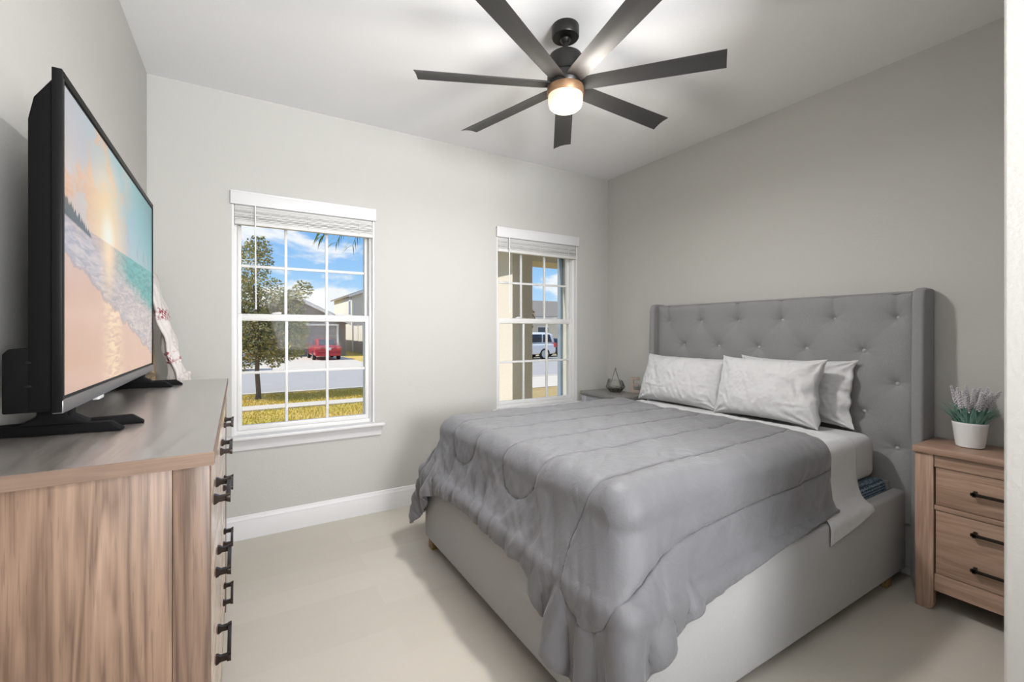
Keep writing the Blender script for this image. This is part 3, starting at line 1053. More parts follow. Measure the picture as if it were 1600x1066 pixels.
# ------------------------------------------------------------------ draped cloth (position based)
def sdf_push(P, V, boxes, thick, mu):
    for (lo, hi, r) in boxes:
        c, h = (np.array(lo) + np.array(hi)) / 2, (np.array(hi) - np.array(lo)) / 2 - r
        q = P - c
        a = np.abs(q) - h
        out = np.maximum(a, 0)
        L_ = np.linalg.norm(out, axis=-1)
        mx = a.max(-1)
        sd = L_ + np.minimum(mx, 0) - r
        hit = sd < thick
        if not hit.any():
            continue
        qs, as_, os_, Ls = q[hit], a[hit], out[hit], L_[hit]
        g = np.where(Ls[:, None] > 1e-9, os_ / np.maximum(Ls[:, None], 1e-9), (as_ == as_.max(-1, keepdims=True)).astype(float)) * np.sign(qs)
        P[hit] += g * (thick - sd[hit])[:, None]
        d = P[hit] - V[hit]
        dn = (d * g).sum(-1, keepdims=True) * g
        P[hit] -= mu * (d - dn)


def drape(P, boxes, thick=.012, steps=160, iters=14, bend=.35, mu=.75, damp=.985, dt=.016, pin=None, ground=None):
    V = P.copy()
    n, m = P.shape[:2]
    R0 = P.copy()
    cons = []
    def C(di, dj, par, k):
        I, J = np.meshgrid(np.arange(n - di), np.arange(max(0, -dj), m - max(0, dj)), indexing='ij')
        key = (I // max(di, 1)) % 2 if di else (J // dj) % 2
        for p in (0, 1):
            s = key == p
            a = (I[s], J[s]); b = (I[s] + di, J[s] + dj)
            L0 = np.linalg.norm(R0[a] - R0[b], axis=-1)
            cons.append((a, b, L0, k))
    C(1, 0, 0, 1.0); C(0, 1, 0, 1.0); C(1, 1, 0, .5); C(1, -1, 0, .5); C(2, 0, 0, bend); C(0, 2, 0, bend)
    C(4, 0, 0, bend * .5); C(0, 4, 0, bend * .5)
    for st in range(steps):
        vel = (P - V) * damp
        V = P.copy()
        P = P + vel
        P[..., 2] -= 9.8 * dt * dt
        for it in range(iters):
            for a, b, L0, k in cons:
                d = P[b] - P[a]
                L_ = np.maximum(np.linalg.norm(d, axis=-1), 1e-9)
                c = (d * (.5 * k * (L_ - L0) / L_)[:, None])
                P[a] += c; P[b] -= c
            if pin is not None:
                P[pin] = R0[pin]
            if it % 3 == 2 or it == iters - 1:
                sdf_push(P, V, boxes, thick, mu if it == iters - 1 else 0)
        if ground is not None:
            P[..., 2] = np.maximum(P[..., 2], ground)
    return P


def upsample(P, k):
    """Catmull-Rom refinement of a grid by factor k"""
    def one(A):
        n = A.shape[0]
        t = np.linspace(0, n - 1, (n - 1) * k + 1)
        i = np.clip(t.astype(int), 0, n - 2); f = (t - i)[:, None, None]
        g = lambda q: A[np.clip(q, 0, n - 1)]
        p0, p1, p2, p3 = g(i - 1), g(i), g(i + 1), g(i + 2)
        return .5 * ((2 * p1) + (-p0 + p2) * f + (2 * p0 - 5 * p1 + 4 * p2 - p3) * f ** 2 + (-p0 + 3 * p1 - 3 * p2 + p3) * f ** 3)
    return one(one(P).transpose(1, 0, 2)).transpose(1, 0, 2)


def normals(P):
    a = np.gradient(P, axis=0); b = np.gradient(P, axis=1)
    nn = np.cross(a, b)
    nn /= np.maximum(np.linalg.norm(nn, axis=-1, keepdims=True), 1e-9)
    return nn

bed_boxes = [((MX0, MY0, .1), (MX1, MY1, MZ1), .055), ((BX0, BY0, 0), (BX0 + .06, BY1, BZ1), .018), ((BX0, BY0, 0), (BX1, BY0 + .06, BZ1), .018), ((BX0, BY1 - .06, 0), (BX1, BY1, BZ1), .018), ((.995, .988, .18), (2.872, 2.50, .515), .028)]

# comforter
CH = .0185
LS, WN, WF = 1.59, .262, .300
ns, nw = int(LS / CH) + 1, int((MY1 - MY0 + WN + WF) / CH) + 1
s_ = np.linspace(0, LS, ns); w_ = np.linspace(MY0 - WN, MY1 + WF, nw)
Sg, Wg = np.meshgrid(s_, w_, indexing='ij')
P0 = np.stack([2.35 - Sg, Wg, np.full_like(Sg, MZ1 + .03) + .004 * vnoise(Sg * 7, Wg * 7, 3)], -1)
# the head edge bows towards the foot at the near side
P0[..., 0] -= .10 * smoothstep(1.25, .75, Wg) * smoothstep(.6, 0, Sg)
# it lies a little askew: longer at the two foot corners, most at the near one
P0[..., 0] -= (.15 * smoothstep(1.42, 1.12, Wg) + .03 * smoothstep(2.35, 2.65, Wg)) * Sg / LS
pin = (Sg < .03) & (Wg > 1.12) & (Wg < 2.38)
PC = drape(P0, bed_boxes, .020, 190, 12, .16, .7, pin=pin)
K = 3
PF = upsample(PC, K)
Sf = upsample(np.repeat(Sg[..., None], 3, -1), K)[..., 0]
Wf = upsample(np.repeat(Wg[..., None], 3, -1), K)[..., 0]
NF = normals(PF)
if NF[10, NF.shape[1] // 2, 2] < 0:
    NF = -NF
# quilting: stitched fingers running from head to foot with rounded ends
dst = np.full_like(Sf, 9.0)
for wc, half, send in ((1.075, .128, 1.41), (1.585, .125, 1.40), (2.08, .118, 1.40), (2.55, .11, 1.42)):
    ss = send - half
    on_line = np.abs(np.abs(Wf - wc) - half)
    arc = np.abs(np.hypot(Wf - wc, Sf - ss) - half)
    dst = np.minimum(dst, np.where(Sf < ss, on_line, arc))
puff = .0065 * (1 - np.exp(-(dst / .02) ** 1.1)) - .0045 * np.exp(-(dst / .006) ** 2)
edge = np.minimum(np.minimum(LS - Sf, Sf), np.minimum(Wf - w_[0], w_[-1] - Wf))
puff *= smoothstep(0, .03, edge)
# small gathers along the seams and long soft wrinkles
gath = .0028 * np.exp(-dst / .03) * vnoise(Sf * 42, Wf * 42, 5)
hang = smoothstep(1.25, 1.6, Sf)
ridge = 1 - 2 * np.abs(vnoise(Sf * 3.5 + Wf * 5, Wf * 17 - Sf * 4 + 1.5 * vnoise(Sf * 5, Wf * 5, 8), 9))
ridge2 = 1 - 2 * np.abs(vnoise(Sf * 9 - Wf * 7, Wf * 31 + Sf * 5, 52))
wr = (.0085 * ridge + .0032 * ridge2) * (.08 + 1.1 * hang)
wr += (.0020 * (1 - 2 * np.abs(vnoise(Sf * 15 + Wf * 9, Wf * 6 - Sf * 3, 61)))) * smoothstep(1.3, .3, Sf)
wr += .0016 * vnoise(Sf * 40 + Wf * 30, Wf * 11, 41) + .0022 * vnoise(Sf * 6 - Wf * 4, Sf * 17 + Wf * 21, 43)
wr += .0032 * vnoise(Sf * 9, Wf * 13 + Sf * 6, 12)
wr += .003 * vnoise((Sf + Wf) * 11, (Sf - Wf) * 4, 21) * smoothstep(1.0, .4, Sf) * 1.3
PF = PF + NF * (puff + gath + wr + .004)[..., None]
mb = MB(); mb.grid(PF)
comf = obj('comforter', mb, M_comf, None, origin=(1.6, 1.745, MZ1), sharp=180)
sm = comf.modifiers.new('thick', 'SOLIDIFY'); sm.thickness = .012; sm.offset = -1
tag(comf, 'grey satin quilted comforter draped over the foot of the bed', 'comforter')

# top sheet showing between comforter and pillows, its flap hanging over the near rail
CH = .02
ns, nw = int(.42 / CH) + 1, int((MY1 - MY0 + .265 + .22) / CH) + 1
s_ = np.linspace(0, .42, ns); w_ = np.linspace(MY0 - .265, MY1 + .22, nw)
Sg, Wg = np.meshgrid(s_, w_, indexing='ij')
P0 = np.stack([2.62 - Sg, Wg, np.full_like(Sg, MZ1 + .012) + .003 * vnoise(Sg * 9, Wg * 9, 4)], -1)
P0[..., 0] -= .16 * smoothstep(1.2, .72, Wg)
pin = (Wg > 1.10) & (Wg < 2.40)
PS = drape(P0, bed_boxes, .0055, 120, 10, .22, .8, pin=None)
PS = upsample(PS, 3)
Sf = upsample(np.repeat(Sg[..., None], 3, -1), 3)[..., 0]
Wf = upsample(np.repeat(Wg[..., None], 3, -1), 3)[..., 0]
NS = normals(PS)
if NS[10, NS.shape[1] // 2, 2] < 0:
    NS = -NS
top = smoothstep(1.0, 1.25, Wf)
PS = PS + NS * ((.0035 * vnoise(Sf * 26 + Wf * 5, Wf * 20, 31) + .0025 * vnoise(Sf * 50, Wf * 44, 33)) * (.12 + .88 * top) + .001)[..., None]
mb = MB(); mb.grid(PS)
o = obj('top_sheet', mb, M_sheet, None, origin=(2.4, 1.745, MZ1), sharp=180)
sm = o.modifiers.new('thick', 'SOLIDIFY'); sm.thickness = .003; sm.offset = -1
tag(o, 'white top sheet between comforter and pillows, flap hanging over the rail', 'sheet')


# ------------------------------------------------------------------ pillows
def pillow(name, label, loc, width, height, depth, lean, yaw, seed, cuff=0.0, group=None):
    """soft pillow, local x = width, local y = height, z = thickness; stands on its long edge leaning back"""
    n, m = 90, 70
    u = np.linspace(-1, 1, n); v = np.linspace(-1, 1, m)
    U, V = np.meshgrid(u, v, indexing='ij')
    U = np.sign(U) * (1 - (1 - np.abs(U)) ** 1.25); V = np.sign(V) * (1 - (1 - np.abs(V)) ** 1.25)
    prof = np.clip((1 - np.abs(U) ** 2.6), 0, 1) ** .5 * np.clip((1 - np.abs(V) ** 2.6), 0, 1) ** .5
    inset = .055 * (1 - np.abs(V) ** 2) * np.abs(U) ** 6
    inset_v = .05 * (1 - np.abs(U) ** 2) * np.abs(V) ** 6
    X = U * width / 2 * (1 - inset); Y = V * height / 2 * (1 - inset_v)
    cr = np.abs(U * V) ** 5
    X *= 1 + .035 * cr; Y *= 1 + .06 * cr
    mb = MB()
    wr = .004 * vnoise(U * 3 + seed, V * 5 + 2 * vnoise(U * 3, V * 3, seed), seed) + .0055 * (1 - 2 * np.abs(vnoise(U * 8 + V * 2, V * 2.2 - U * 2, seed + 1))) + .0022 * vnoise(U * 26, V * 12, seed + 2)
    # creases pulled out of the corners
    for cu, cv in ((-1, -1), (-1, 1), (1, -1), (1, 1)):
        r = np.hypot((U - cu), (V - cv)); an = np.arctan2(V - cv, U - cu)
        wr = wr + .010 * np.sin(an * 11 + seed + cu) * np.exp(-r / .35) * np.clip(r / .15, 0, 1)
    fade = np.clip(prof * 3, 0, 1)
    top = np.stack([X, Y, prof * depth * .55 + wr * fade + .002], -1)
    bot = np.stack([X, Y, -prof * depth * .45 - .002], -1)
    if cuff:
        k = smoothstep(.72, 1.0, U)
        for A, sgn in ((top, 1), (bot, -1)):
            A[..., 0] += k * cuff + .012 * k * vnoise(V * 4, V * 0 + 3, seed + 9)
            A[..., 2] += k * .010 * np.sin(V * 9 + seed)
    mb.grid(top)
    mb.grid(bot[:, ::-1])
    bmesh.ops.remove_doubles(mb.bm, verts=mb.bm.verts[:], dist=.0045)
    R = Matrix.Rotation(yaw, 4, 'Z') @ Matrix(((0, 0, -1, 0), (-1, 0, 0, 0), (0, 1, 0, 0), (0, 0, 0, 1)))
    R = Matrix.Rotation(lean, 4, 'Y') @ R
    mb.bm.transform(R)
    o = obj(name, mb, M_pillow, None, sharp=80)
    o.location = loc
    tag(o, label, 'pillow', group)
    ss = o.modifiers.new('s', 'SUBSURF'); ss.levels = 1; ss.render_levels = 1
    return o

pillow('pillow', 'white pillow on the window side of the bed, leaning on the headboard', (2.755, 2.165, .922), .68, .36, .20, math.radians(20), .05, 4)
pillow('pillow', 'front white pillow leaning on another, nearer the wooden nightstand with lavender', (2.700, 1.53, .938), .60, .37, .18, math.radians(16), -.03, 12, cuff=.02)
pillow('pillow', 'white pillow tucked behind the front pillow, corners showing past its end', (2.850, 1.46, .938), .62, .36, .085, math.radians(8), .02, 23, cuff=.025)


# ================================================================== NIGHTSTANDS (own frame: x = 0 front, +x to the wall, y to the far side)
def nightstand(label, loc, rot, width, depth, mats, group=None):
    H = .750
    t = thing('nightstand', label, 'nightstand', loc, rot, group=group, local=True)
    mb = MB(); mb.box(-.012, depth, 0 - .006, width + .006, H - .030, H, .004)
    part('top_panel', mb, mats[0], t)
    for y in (0, width - .066):
        mb = MB()
        ys = (y, y + .066)
        a, b = (ys[0], ys[1]) if y == 0 else (ys[1], ys[0])
        sgn = 1 if y == 0 else -1
        mb.prism([(a, 0), (b - sgn * .018, 0), (b - sgn * .005, .012), (b, .03), (b, H - .0305), (a, H - .0305)], 'x', 0, .035, .002)
        part('front_post', mb, mats[2], t)
        mb = MB(); mb.box(.036, depth - .01, y + (.002 if y == 0 else .044), y + (.022 if y == 0 else .064), 0, H - .0305, .001)
        part('side_panel', mb, mats[2], t)
    a, b = .0665, width - .0665
    for za, zb in ((.662, .7195), (.466, .487), (.094, .172)):
        mb = MB(); mb.box(.006, .03, a, b, za, zb, .002)
        part('face_rail', mb, mats[1], t)
    mb = MB(); mb.box(depth - .02, depth - .012, .024, width - .024, .06, H - .0305)
    part('back_panel', mb, mats[1], t)
    for za, zb, hs in ((.489, .660, (.578,)), (.174, .464, (.402, .248))):
        mb = MB()
        mb.box(.010, .03, a + .004, b - .004, za, zb, .003)
        mb.box(.03, depth - .05, a + .02, b - .02, za + .01, zb - .02)
        d_ = part('drawer', mb, mats[1], t)
        for z in hs:
            pull(d_, .010, (a + b) / 2, z, .062, -1, .026)
    return t

M_wood_front2 = mat('washed_oak_drawer', (0.4, 0.28, 0.2), 0.42, build=wood_build(1, 3.9, light=(0.42, 0.28, 0.205), mid=(0.29, 0.185, 0.13)))
M_wood_ns = mat('washed_oak_nightstand_post', (0.4, 0.28, 0.2), 0.42, build=wood_build(2, 1.9, light=(0.44, 0.295, 0.22), mid=(0.32, 0.205, 0.15)))
M_wood_top2 = mat('washed_oak_nightstand_top', (0.33, 0.21, 0.155), 0.38, build=wood_build(1, 6.1, light=(0.35, 0.225, 0.165), mid=(0.27, 0.17, 0.12)))
SHEEN_GREY = dict(light=(0.36, 0.355, 0.37), mid=(0.30, 0.295, 0.31), dark=(0.2, 0.2, 0.21))  # oak seen under sheen: the reflected grey is put into the wood colour
M_sheen_top = mat('oak_top_sheen_grey', (0.2, 0.2, 0.19), 0.35, build=wood_build(1, 4.1, light=(0.20, 0.195, 0.18), mid=(0.155, 0.15, 0.14), dark=(0.1, 0.1, 0.09)))
M_sheen_y = mat('oak_long_sheen_grey', (0.33, 0.33, 0.34), 0.4, build=wood_build(1, 2.2, **SHEEN_GREY))
M_sheen_v = mat('oak_upright_sheen_grey', (0.33, 0.33, 0.34), 0.4, build=wood_build(2, 8.2, **SHEEN_GREY))
nightstand('washed-oak nightstand beside the bed with the potted lavender on it', (2.715, .300, 0), 0, .528, .290, (M_wood_top2, M_wood_front2, M_wood_ns))
nightstand('nightstand in the far corner, its sheen painted in as grey, mostly hidden behind the bed', (2.600, 2.615, 0), 0, .50, .300, (M_sheen_top, M_sheen_y, M_sheen_v))

# ------------------------------------------------------------------ lavender pot
pc = (2.872, .678)
M_pot = mat('white_ceramic', (0.74, 0.74, 0.74), 0.4, build=varied((0.75, 0.75, 0.75), (0.71, 0.71, 0.715), 6, (14, .15, .01)))
pot = thing('potted_lavender', 'faux lavender in a white pot on the nightstand', 'potted plant', (pc[0], pc[1], .7505))
mb = MB()
mb.lathe([(0, 0), (.040, 0), (.0475, .004), (.050, .02), (.060, .105), (.0615, .112), (.060, .1155), (.0575, .112), (.055, .10), (0, .095)], (pc[0], pc[1], .7508), 40)
part('pot', mb, M_pot, pot)
M_leaf = mat('blue_green_leaf', (0.11, 0.26, 0.20), 0.6, build=varied((0.26, 0.46, 0.39), (0.09, 0.22, 0.17), 45))
M_flower = mat('pale_lavender_flower', (0.62, 0.58, 0.62), 0.85, build=varied((0.68, 0.64, 0.67), (0.46, 0.42, 0.47), 90))
r_ = random.Random(3)
mb = MB()
for k in range(190):
    a = r_.uniform(0, 2 * math.pi); rr = .048 * math.sqrt(r_.random())
    p = Vector((pc[0] + rr * math.cos(a), pc[1] + rr * math.sin(a), .85))
    out = Vector((math.cos(a + r_.uniform(-.6, .6)), math.sin(a + r_.uniform(-.6, .6)), 0))
    L_ = r_.uniform(.065, .115); sp = r_.uniform(.1, .55) * (rr / .045 + .25)
    side = out.cross(Vector((0, 0, 1))).normalized()
    pts = []
    for q in range(5):
        f_ = q / 4
        c = p + out * (L_ * sp * f_ * (0.6 + .7 * f_)) + Vector((0, 0, L_ * (f_ - .28 * sp * f_ * f_)))
        wd = .0052 * (1 - f_) ** .5 * (0.6 + f_)
        pts.append((c - side * wd, c + out * .001, c + side * wd))
    for A, B in zip(pts, pts[1:]):
        for i in (0, 1):
            mb.quad(A[i], A[i + 1], B[i + 1], B[i])
part('leaves', mb, M_leaf, pot, smooth=False)
mbs, mbf = MB(), MB()
for k in range(17):
    a = -0.9 + k * 2 * math.pi / 17 + r_.uniform(-.25, .25); rr = r_.uniform(.005, .035)
    p = Vector((pc[0] + rr * math.cos(a), pc[1] + rr * math.sin(a), .85))
    tilt = r_.uniform(.05, .62)
    dv = Vector((math.cos(a) * tilt, math.sin(a) * tilt, 1)).normalized()
    L_ = r_.uniform(.14, .19)
    e_ = p + dv * L_
    mbs.tube([p, p + dv * L_ * .5 + Vector((0, 0, .004)), e_], .0013, 5)
    nb = 15
    for q in range(nb):
        f_ = q / (nb - 1)
        base_ = p + dv * (L_ * (.50 + .5 * f_))
        for h in range(4):
            aa = h * math.pi / 2 + q * .8
            off = dv.orthogonal().normalized()
            off.rotate(Matrix.Rotation(aa, 3, dv))
            c = base_ + off * (.0095 * (1 - .65 * f_))
            t_ = bmesh.new(); bmesh.ops.create_icosphere(t_, subdivisions=1, radius=.0046 * (1 - .35 * f_))
            for v_ in t_.verts: v_.co = v_.co + c
            mbf._merge(t_)
part('stems', mbs, M_leaf, pot)
part('flower_spikes', mbf, M_flower, pot)

# ------------------------------------------------------------------ terrarium and letter on the far nightstand
tc = Vector((2.79, 2.885, .7505))
ter = thing('glass_terrarium', 'geometric glass terrarium with a triangular handle on the far nightstand', 'terrarium', tc)
def ring(r, z, n=6, ph=.3): return [tc + Vector((r * math.cos(ph + 2 * math.pi * k / n), r * math.sin(ph + 2 * math.pi * k / n), z)) for k in range(n)]
lv = [ring(.045, 0), ring(.082, .045), ring(.062, .095)]
lv[2][3] = lv[2][3] + Vector((0, 0, .022)); lv[2][4] = lv[2][4] + Vector((0, 0, .022)); lv[2][2] = lv[2][2] + Vector((0, 0, .02))
mb = MB()
mb.bm.faces.new([mb.bm.verts.new(p) for p in lv[0]])
for A, B in zip(lv, lv[1:]):
    for k in range(6):
        k2 = (k + 1) % 6
        mb.quad(A[k], A[k2], B[k2], B[k])
part('glass_panes', mb, M_terr, ter, smooth=False)
M_came = mat('dull_metal_came', (0.16, 0.155, 0.14), 0.45, 0.7, build=varied((0.17, 0.165, 0.15), (0.13, 0.125, 0.11), 60))
mb = MB()
for L_ in lv:
    for k in range(6): mb.tube([L_[k], L_[(k + 1) % 6]], .0016, 6)
for A, B in zip(lv, lv[1:]):
    for k in range(6): mb.tube([A[k], B[k]], .0016, 6)
part('metal_edges', mb, M_came, ter)
mb = MB()
ap = tc + Vector((0.01, 0.01, .205))
mb.tube([lv[2][0], ap], .0024, 8); mb.tube([lv[2][3], ap], .0024, 8)
mb.lathe([(0, .007), (.005, .004), (.006, 0), (.005, -.004), (0, -.006)], ap, 10)
part('handle', mb, M_came, ter)
M_moss = mat('dark_moss_pebbles', (0.05, 0.05, 0.03), 0.9, build=varied((0.09, 0.085, 0.05), (0.015, 0.015, 0.01), 55))
mb = MB()
mb.lathe([(0, .003), (.043, .003), (.066, .034), (.058, .043), (.03, .05), (0, .052)], tc, 18)
for v in mb.bm.verts:
    v.co.z += .006 * mnoise.noise(v.co * 60)
part('moss', mb, M_moss, ter)
r_ = random.Random(8)
mb = MB()
for k in range(16):
    a, rr = r_.uniform(0, 6.28), r_.uniform(0, .045)
    t_ = bmesh.new(); bmesh.ops.create_icosphere(t_, subdivisions=1, radius=r_.uniform(.006, .011))
    for v_ in t_.verts: v_.co = v_.co + tc + Vector((rr * math.cos(a), rr * math.sin(a), .046 + r_.uniform(0, .008)))
    mb._merge(t_)
M_peb = mat('tan_pebble', (0.22, 0.17, 0.1), 0.8, build=varied((0.3, 0.22, 0.13), (0.1, 0.11, 0.05), 50))
part('pebbles', mb, M_peb, ter)['kind'] = 'stuff'

M_letter = mat('weathered_letter_wood', (0.33, 0.27, 0.235), 0.8, build=wood_build(2, 3.3, light=(0.40, 0.32, 0.28), mid=(0.26, 0.215, 0.19), dark=(0.14, 0.12, 0.10)))
ly, lz = 2.785, .7505
E_ = [(0, 0), (.078, 0), (.078, .026), (.026, .026), (.026, .056), (.066, .056), (.066, .080), (.026, .080), (.026, .110), (.078, .110), (.078, .136), (0, .136)]
mb = MB(); mb.prism([(-a, z) for a, z in E_], 'x', 0, .024, .0015)
mb.bm.transform(Matrix.Rotation(math.radians(36), 4, 'Z'))
mb.bm.transform(Matrix.Translation((2.868, ly, lz)))
o = obj('letter_block', mb, M_letter, None, origin=(2.88, ly - .04, lz))
tag(o, 'weathered wooden letter E standing on the far nightstand', 'letter block')

# ================================================================== OUTSIDE
def ground_build(c1, c2, c3, sc=1.5):
    def f(N, b):
        co = N.coord()
        c = N.mix(N.step(N.noise(co, sc, 4, 0.6), 0.38, 0.62), c1, c2)
        c = N.mix(N.step(N.noise(co, 22, 4, 0.7), 0.52, 0.68), c, c3)
        N.put(b.inputs['Base Color'], c)
        N.put(b.inputs['Normal'], N.bump(N.noise(co, 40, 4, 0.7), 0.8, 0.06))
    return f
M_lawn = mat('winter_lawn', (0.4, 0.36, 0.1), 0.95, build=ground_build((0.62, 0.50, 0.10), (0.78, 0.55, 0.20), (0.40, 0.32, 0.05), .5))
M_straw = mat('dry_lawn', (0.5, 0.36, 0.18), 0.95, build=ground_build((0.50, 0.34, 0.16), (0.56, 0.42, 0.20), (0.36, 0.26, 0.09), .8))
M_conc = mat('pale_concrete', (0.62, 0.57, 0.50), 0.9, build=varied((0.64, 0.59, 0.52), (0.55, 0.50, 0.44), 2, (60, .2, .01)))
M_road = mat('pale_asphalt', (0.40, 0.385, 0.385), 0.9, build=varied((0.42, 0.40, 0.40), (0.36, 0.35, 0.35), 1.5, (80, .3, .01)))
mb = MB(); mb.box(-60, 90, YO + .05, 140, GL - .3, GL - .03)
struct('lawn', mb, M_lawn)
mb = MB(); mb.box(5.5, 40, 5.0, 13.4, GL - .03, GL - .012)
struct('field_lawn', mb, M_straw)
mb = MB(); mb.box(-60, 7.4, 12.9, 13.62, GL - .03, GL + .005)
struct('sidewalk', mb, M_conc)
mb = MB(); mb.box(7.4, 15.5, 12.95, 16.3, GL - .03, GL + .004)
struct('driveway', mb, M_conc)
mb = MB(); mb.box(-60, 90, 16.3, 24.3, GL - .03, GL - .01)
struct('street', mb, M_road)
mb = MB(); mb.box(-60, 90, 24.3, 24.62, GL - .03, GL + .08, .03)
mb.box(-60, 90, 16.1, 16.3, GL - .03, GL + .02)
struct('kerb', mb, M_conc)
mb = MB(); mb.box(-2.4, 6.5, 24.62, 37.9, GL - .03, GL + .012)
mb.box(12.5, 26, 24.62, 30.0, GL - .03, GL + .012)
struct('far_pavement', mb, M_conc)

# uncountable grass blades on the near verge
r_ = random.Random(21)
mb = MB()
M_blade_g = mat('grass_blades', (0.34, 0.36, 0.06), 0.9, build=varied((0.80, 0.58, 0.17), (0.50, 0.44, 0.08), 1.2))
for k in range(15000):
    x, y = r_.uniform(-1.8, 5.2), r_.choice((r_.uniform(9.5, 12.85), r_.uniform(13.66, 16.05)))
    if math.hypot(x - .36, y - 15.15) < .3: continue
    h, a = r_.uniform(.03, .085), r_.uniform(0, 3.14)
    dx, dy = .012 * math.cos(a), .012 * math.sin(a)
    lx, ly2 = r_.uniform(-.04, .04), r_.uniform(-.04, .04)
    mb.bm.faces.new([mb.bm.verts.new(p) for p in ((x - dx, y - dy, GL - .031), (x + dx, y + dy, GL - .031), (x + lx, y + ly2, GL - .03 + h))])
o = obj('grass', mb, M_blade_g, None, smooth=False)
tag(o, 'short yellow-green grass of the verges outside the window', 'grass', kind='stuff')


def leaf_cloud(centres, n, size, r_):
    """many small folded leaves scattered through spheres (centre, radius)"""
    mb = MB()
    wts = [c[1] ** 2 for c in centres]
    for k in range(n):
        c, R = r_.choices(centres, wts)[0]
        while True:
            v = Vector((r_.uniform(-1, 1), r_.uniform(-1, 1), r_.uniform(-1, 1)))
            if .25 < v.length < 1: break
        p = Vector(c) + v * R
        a = Vector((r_.uniform(-1, 1), r_.uniform(-1, 1), r_.uniform(-.6, .6))).normalized()
        b = a.orthogonal().normalized(); b.rotate(Matrix.Rotation(r_.uniform(0, 6.28), 3, a))
        s = size * r_.uniform(.6, 1.3)
        mb.quad(p - a * s, p - b * s * .5, p + a * s, p + b * s * .5)
    return mb

def leafmat(name, a, b, c):
    def f(N, bs):
        co = N.coord()
        q = N.mix(N.step(N.noise(co, 1.6, 3), .4, .62), a, b)
        N.put(bs.inputs['Base Color'], N.mix(N.step(N.noise(co, 9, 3), .5, .62), q, c))
    return mat(name, a, .7, build=f)
M_oak = leafmat('oak_leaf', (0.22, 0.25, 0.12), (0.36, 0.35, 0.18), (0.62, 0.51, 0.22))
M_bark = mat('grey_bark', (0.17, 0.13, 0.10), 0.9, build=varied((0.2, 0.155, 0.12), (0.10, 0.08, 0.06), 8, (30, .6, .03), 4, (1, 1, .3)))

def tree(label, x, y, h0, crown, m, nl, size, trunk_r, seed):
    r_ = random.Random(seed)
    t = thing('street_tree', label, 'tree', (x, y, GL - .03))
    mb = MB()
    mb.tube([(x, y, GL - .05), (x + .02, y, GL + .15), (x - .02, y, GL + h0 * .6), (x + .03, y, GL + h0 + .6), (x, y, GL + h0 + 1.6)], [trunk_r * 1.35, trunk_r, trunk_r * .9, trunk_r * .75, trunk_r * .4], 10)
    for k in range(9):
        c, R = crown[k % len(crown)]
        s = Vector((x, y, GL + h0 + .12 * k))
        mb.tube([s, s.lerp(Vector(c), .5) + Vector((0, 0, .1)), Vector(c)], [trunk_r * .4, trunk_r * .28, trunk_r * .12], 6)
    part('trunk', mb, m[1], t)
    part('foliage', leaf_cloud(crown, nl, size, r_), m[0], t, smooth=False)
    return t

tx, ty = .36, 15.15
crown = []
r_ = random.Random(5)
for (dx, dz, R) in ((-.3, 2.0, .9), (.55, 1.75, .8), (-1.0, 1.7, .8), (.1, 2.9, .85), (-.7, 3.1, .75), (.75, 2.7, .65), (-.2, 3.9, .6), (-1.3, 2.6, .7), (1.1, 2.05, .42), (.35, 1.45, .6), (-.45, 1.35, .6), (0, 4.35, .35), (1.2, 3.25, .3), (.95, 1.5, .4)):
    crown.append(((tx + dx, ty + r_.uniform(-.7, .7), GL + dz), R))
tree('bushy young oak on the grass verge outside the dresser-side window', tx, ty, 1.35, crown, (M_oak, M_bark), 19000, .046, .07, 4)

M_red_leaf = leafmat('autumn_leaf', (0.25, 0.10, 0.06), (0.16, 0.15, 0.06), (0.33, 0.2, 0.09))
tree('small reddish autumn tree behind the white SUV', 19.5, 31.0, 1.5, [((19.5, 31, GL + 2.6), 1.0), ((20.1, 31.2, GL + 3.2), .8), ((18.9, 30.8, GL + 3.0), .8)], (M_red_leaf, M_bark), 1100, .12, .08, 9)

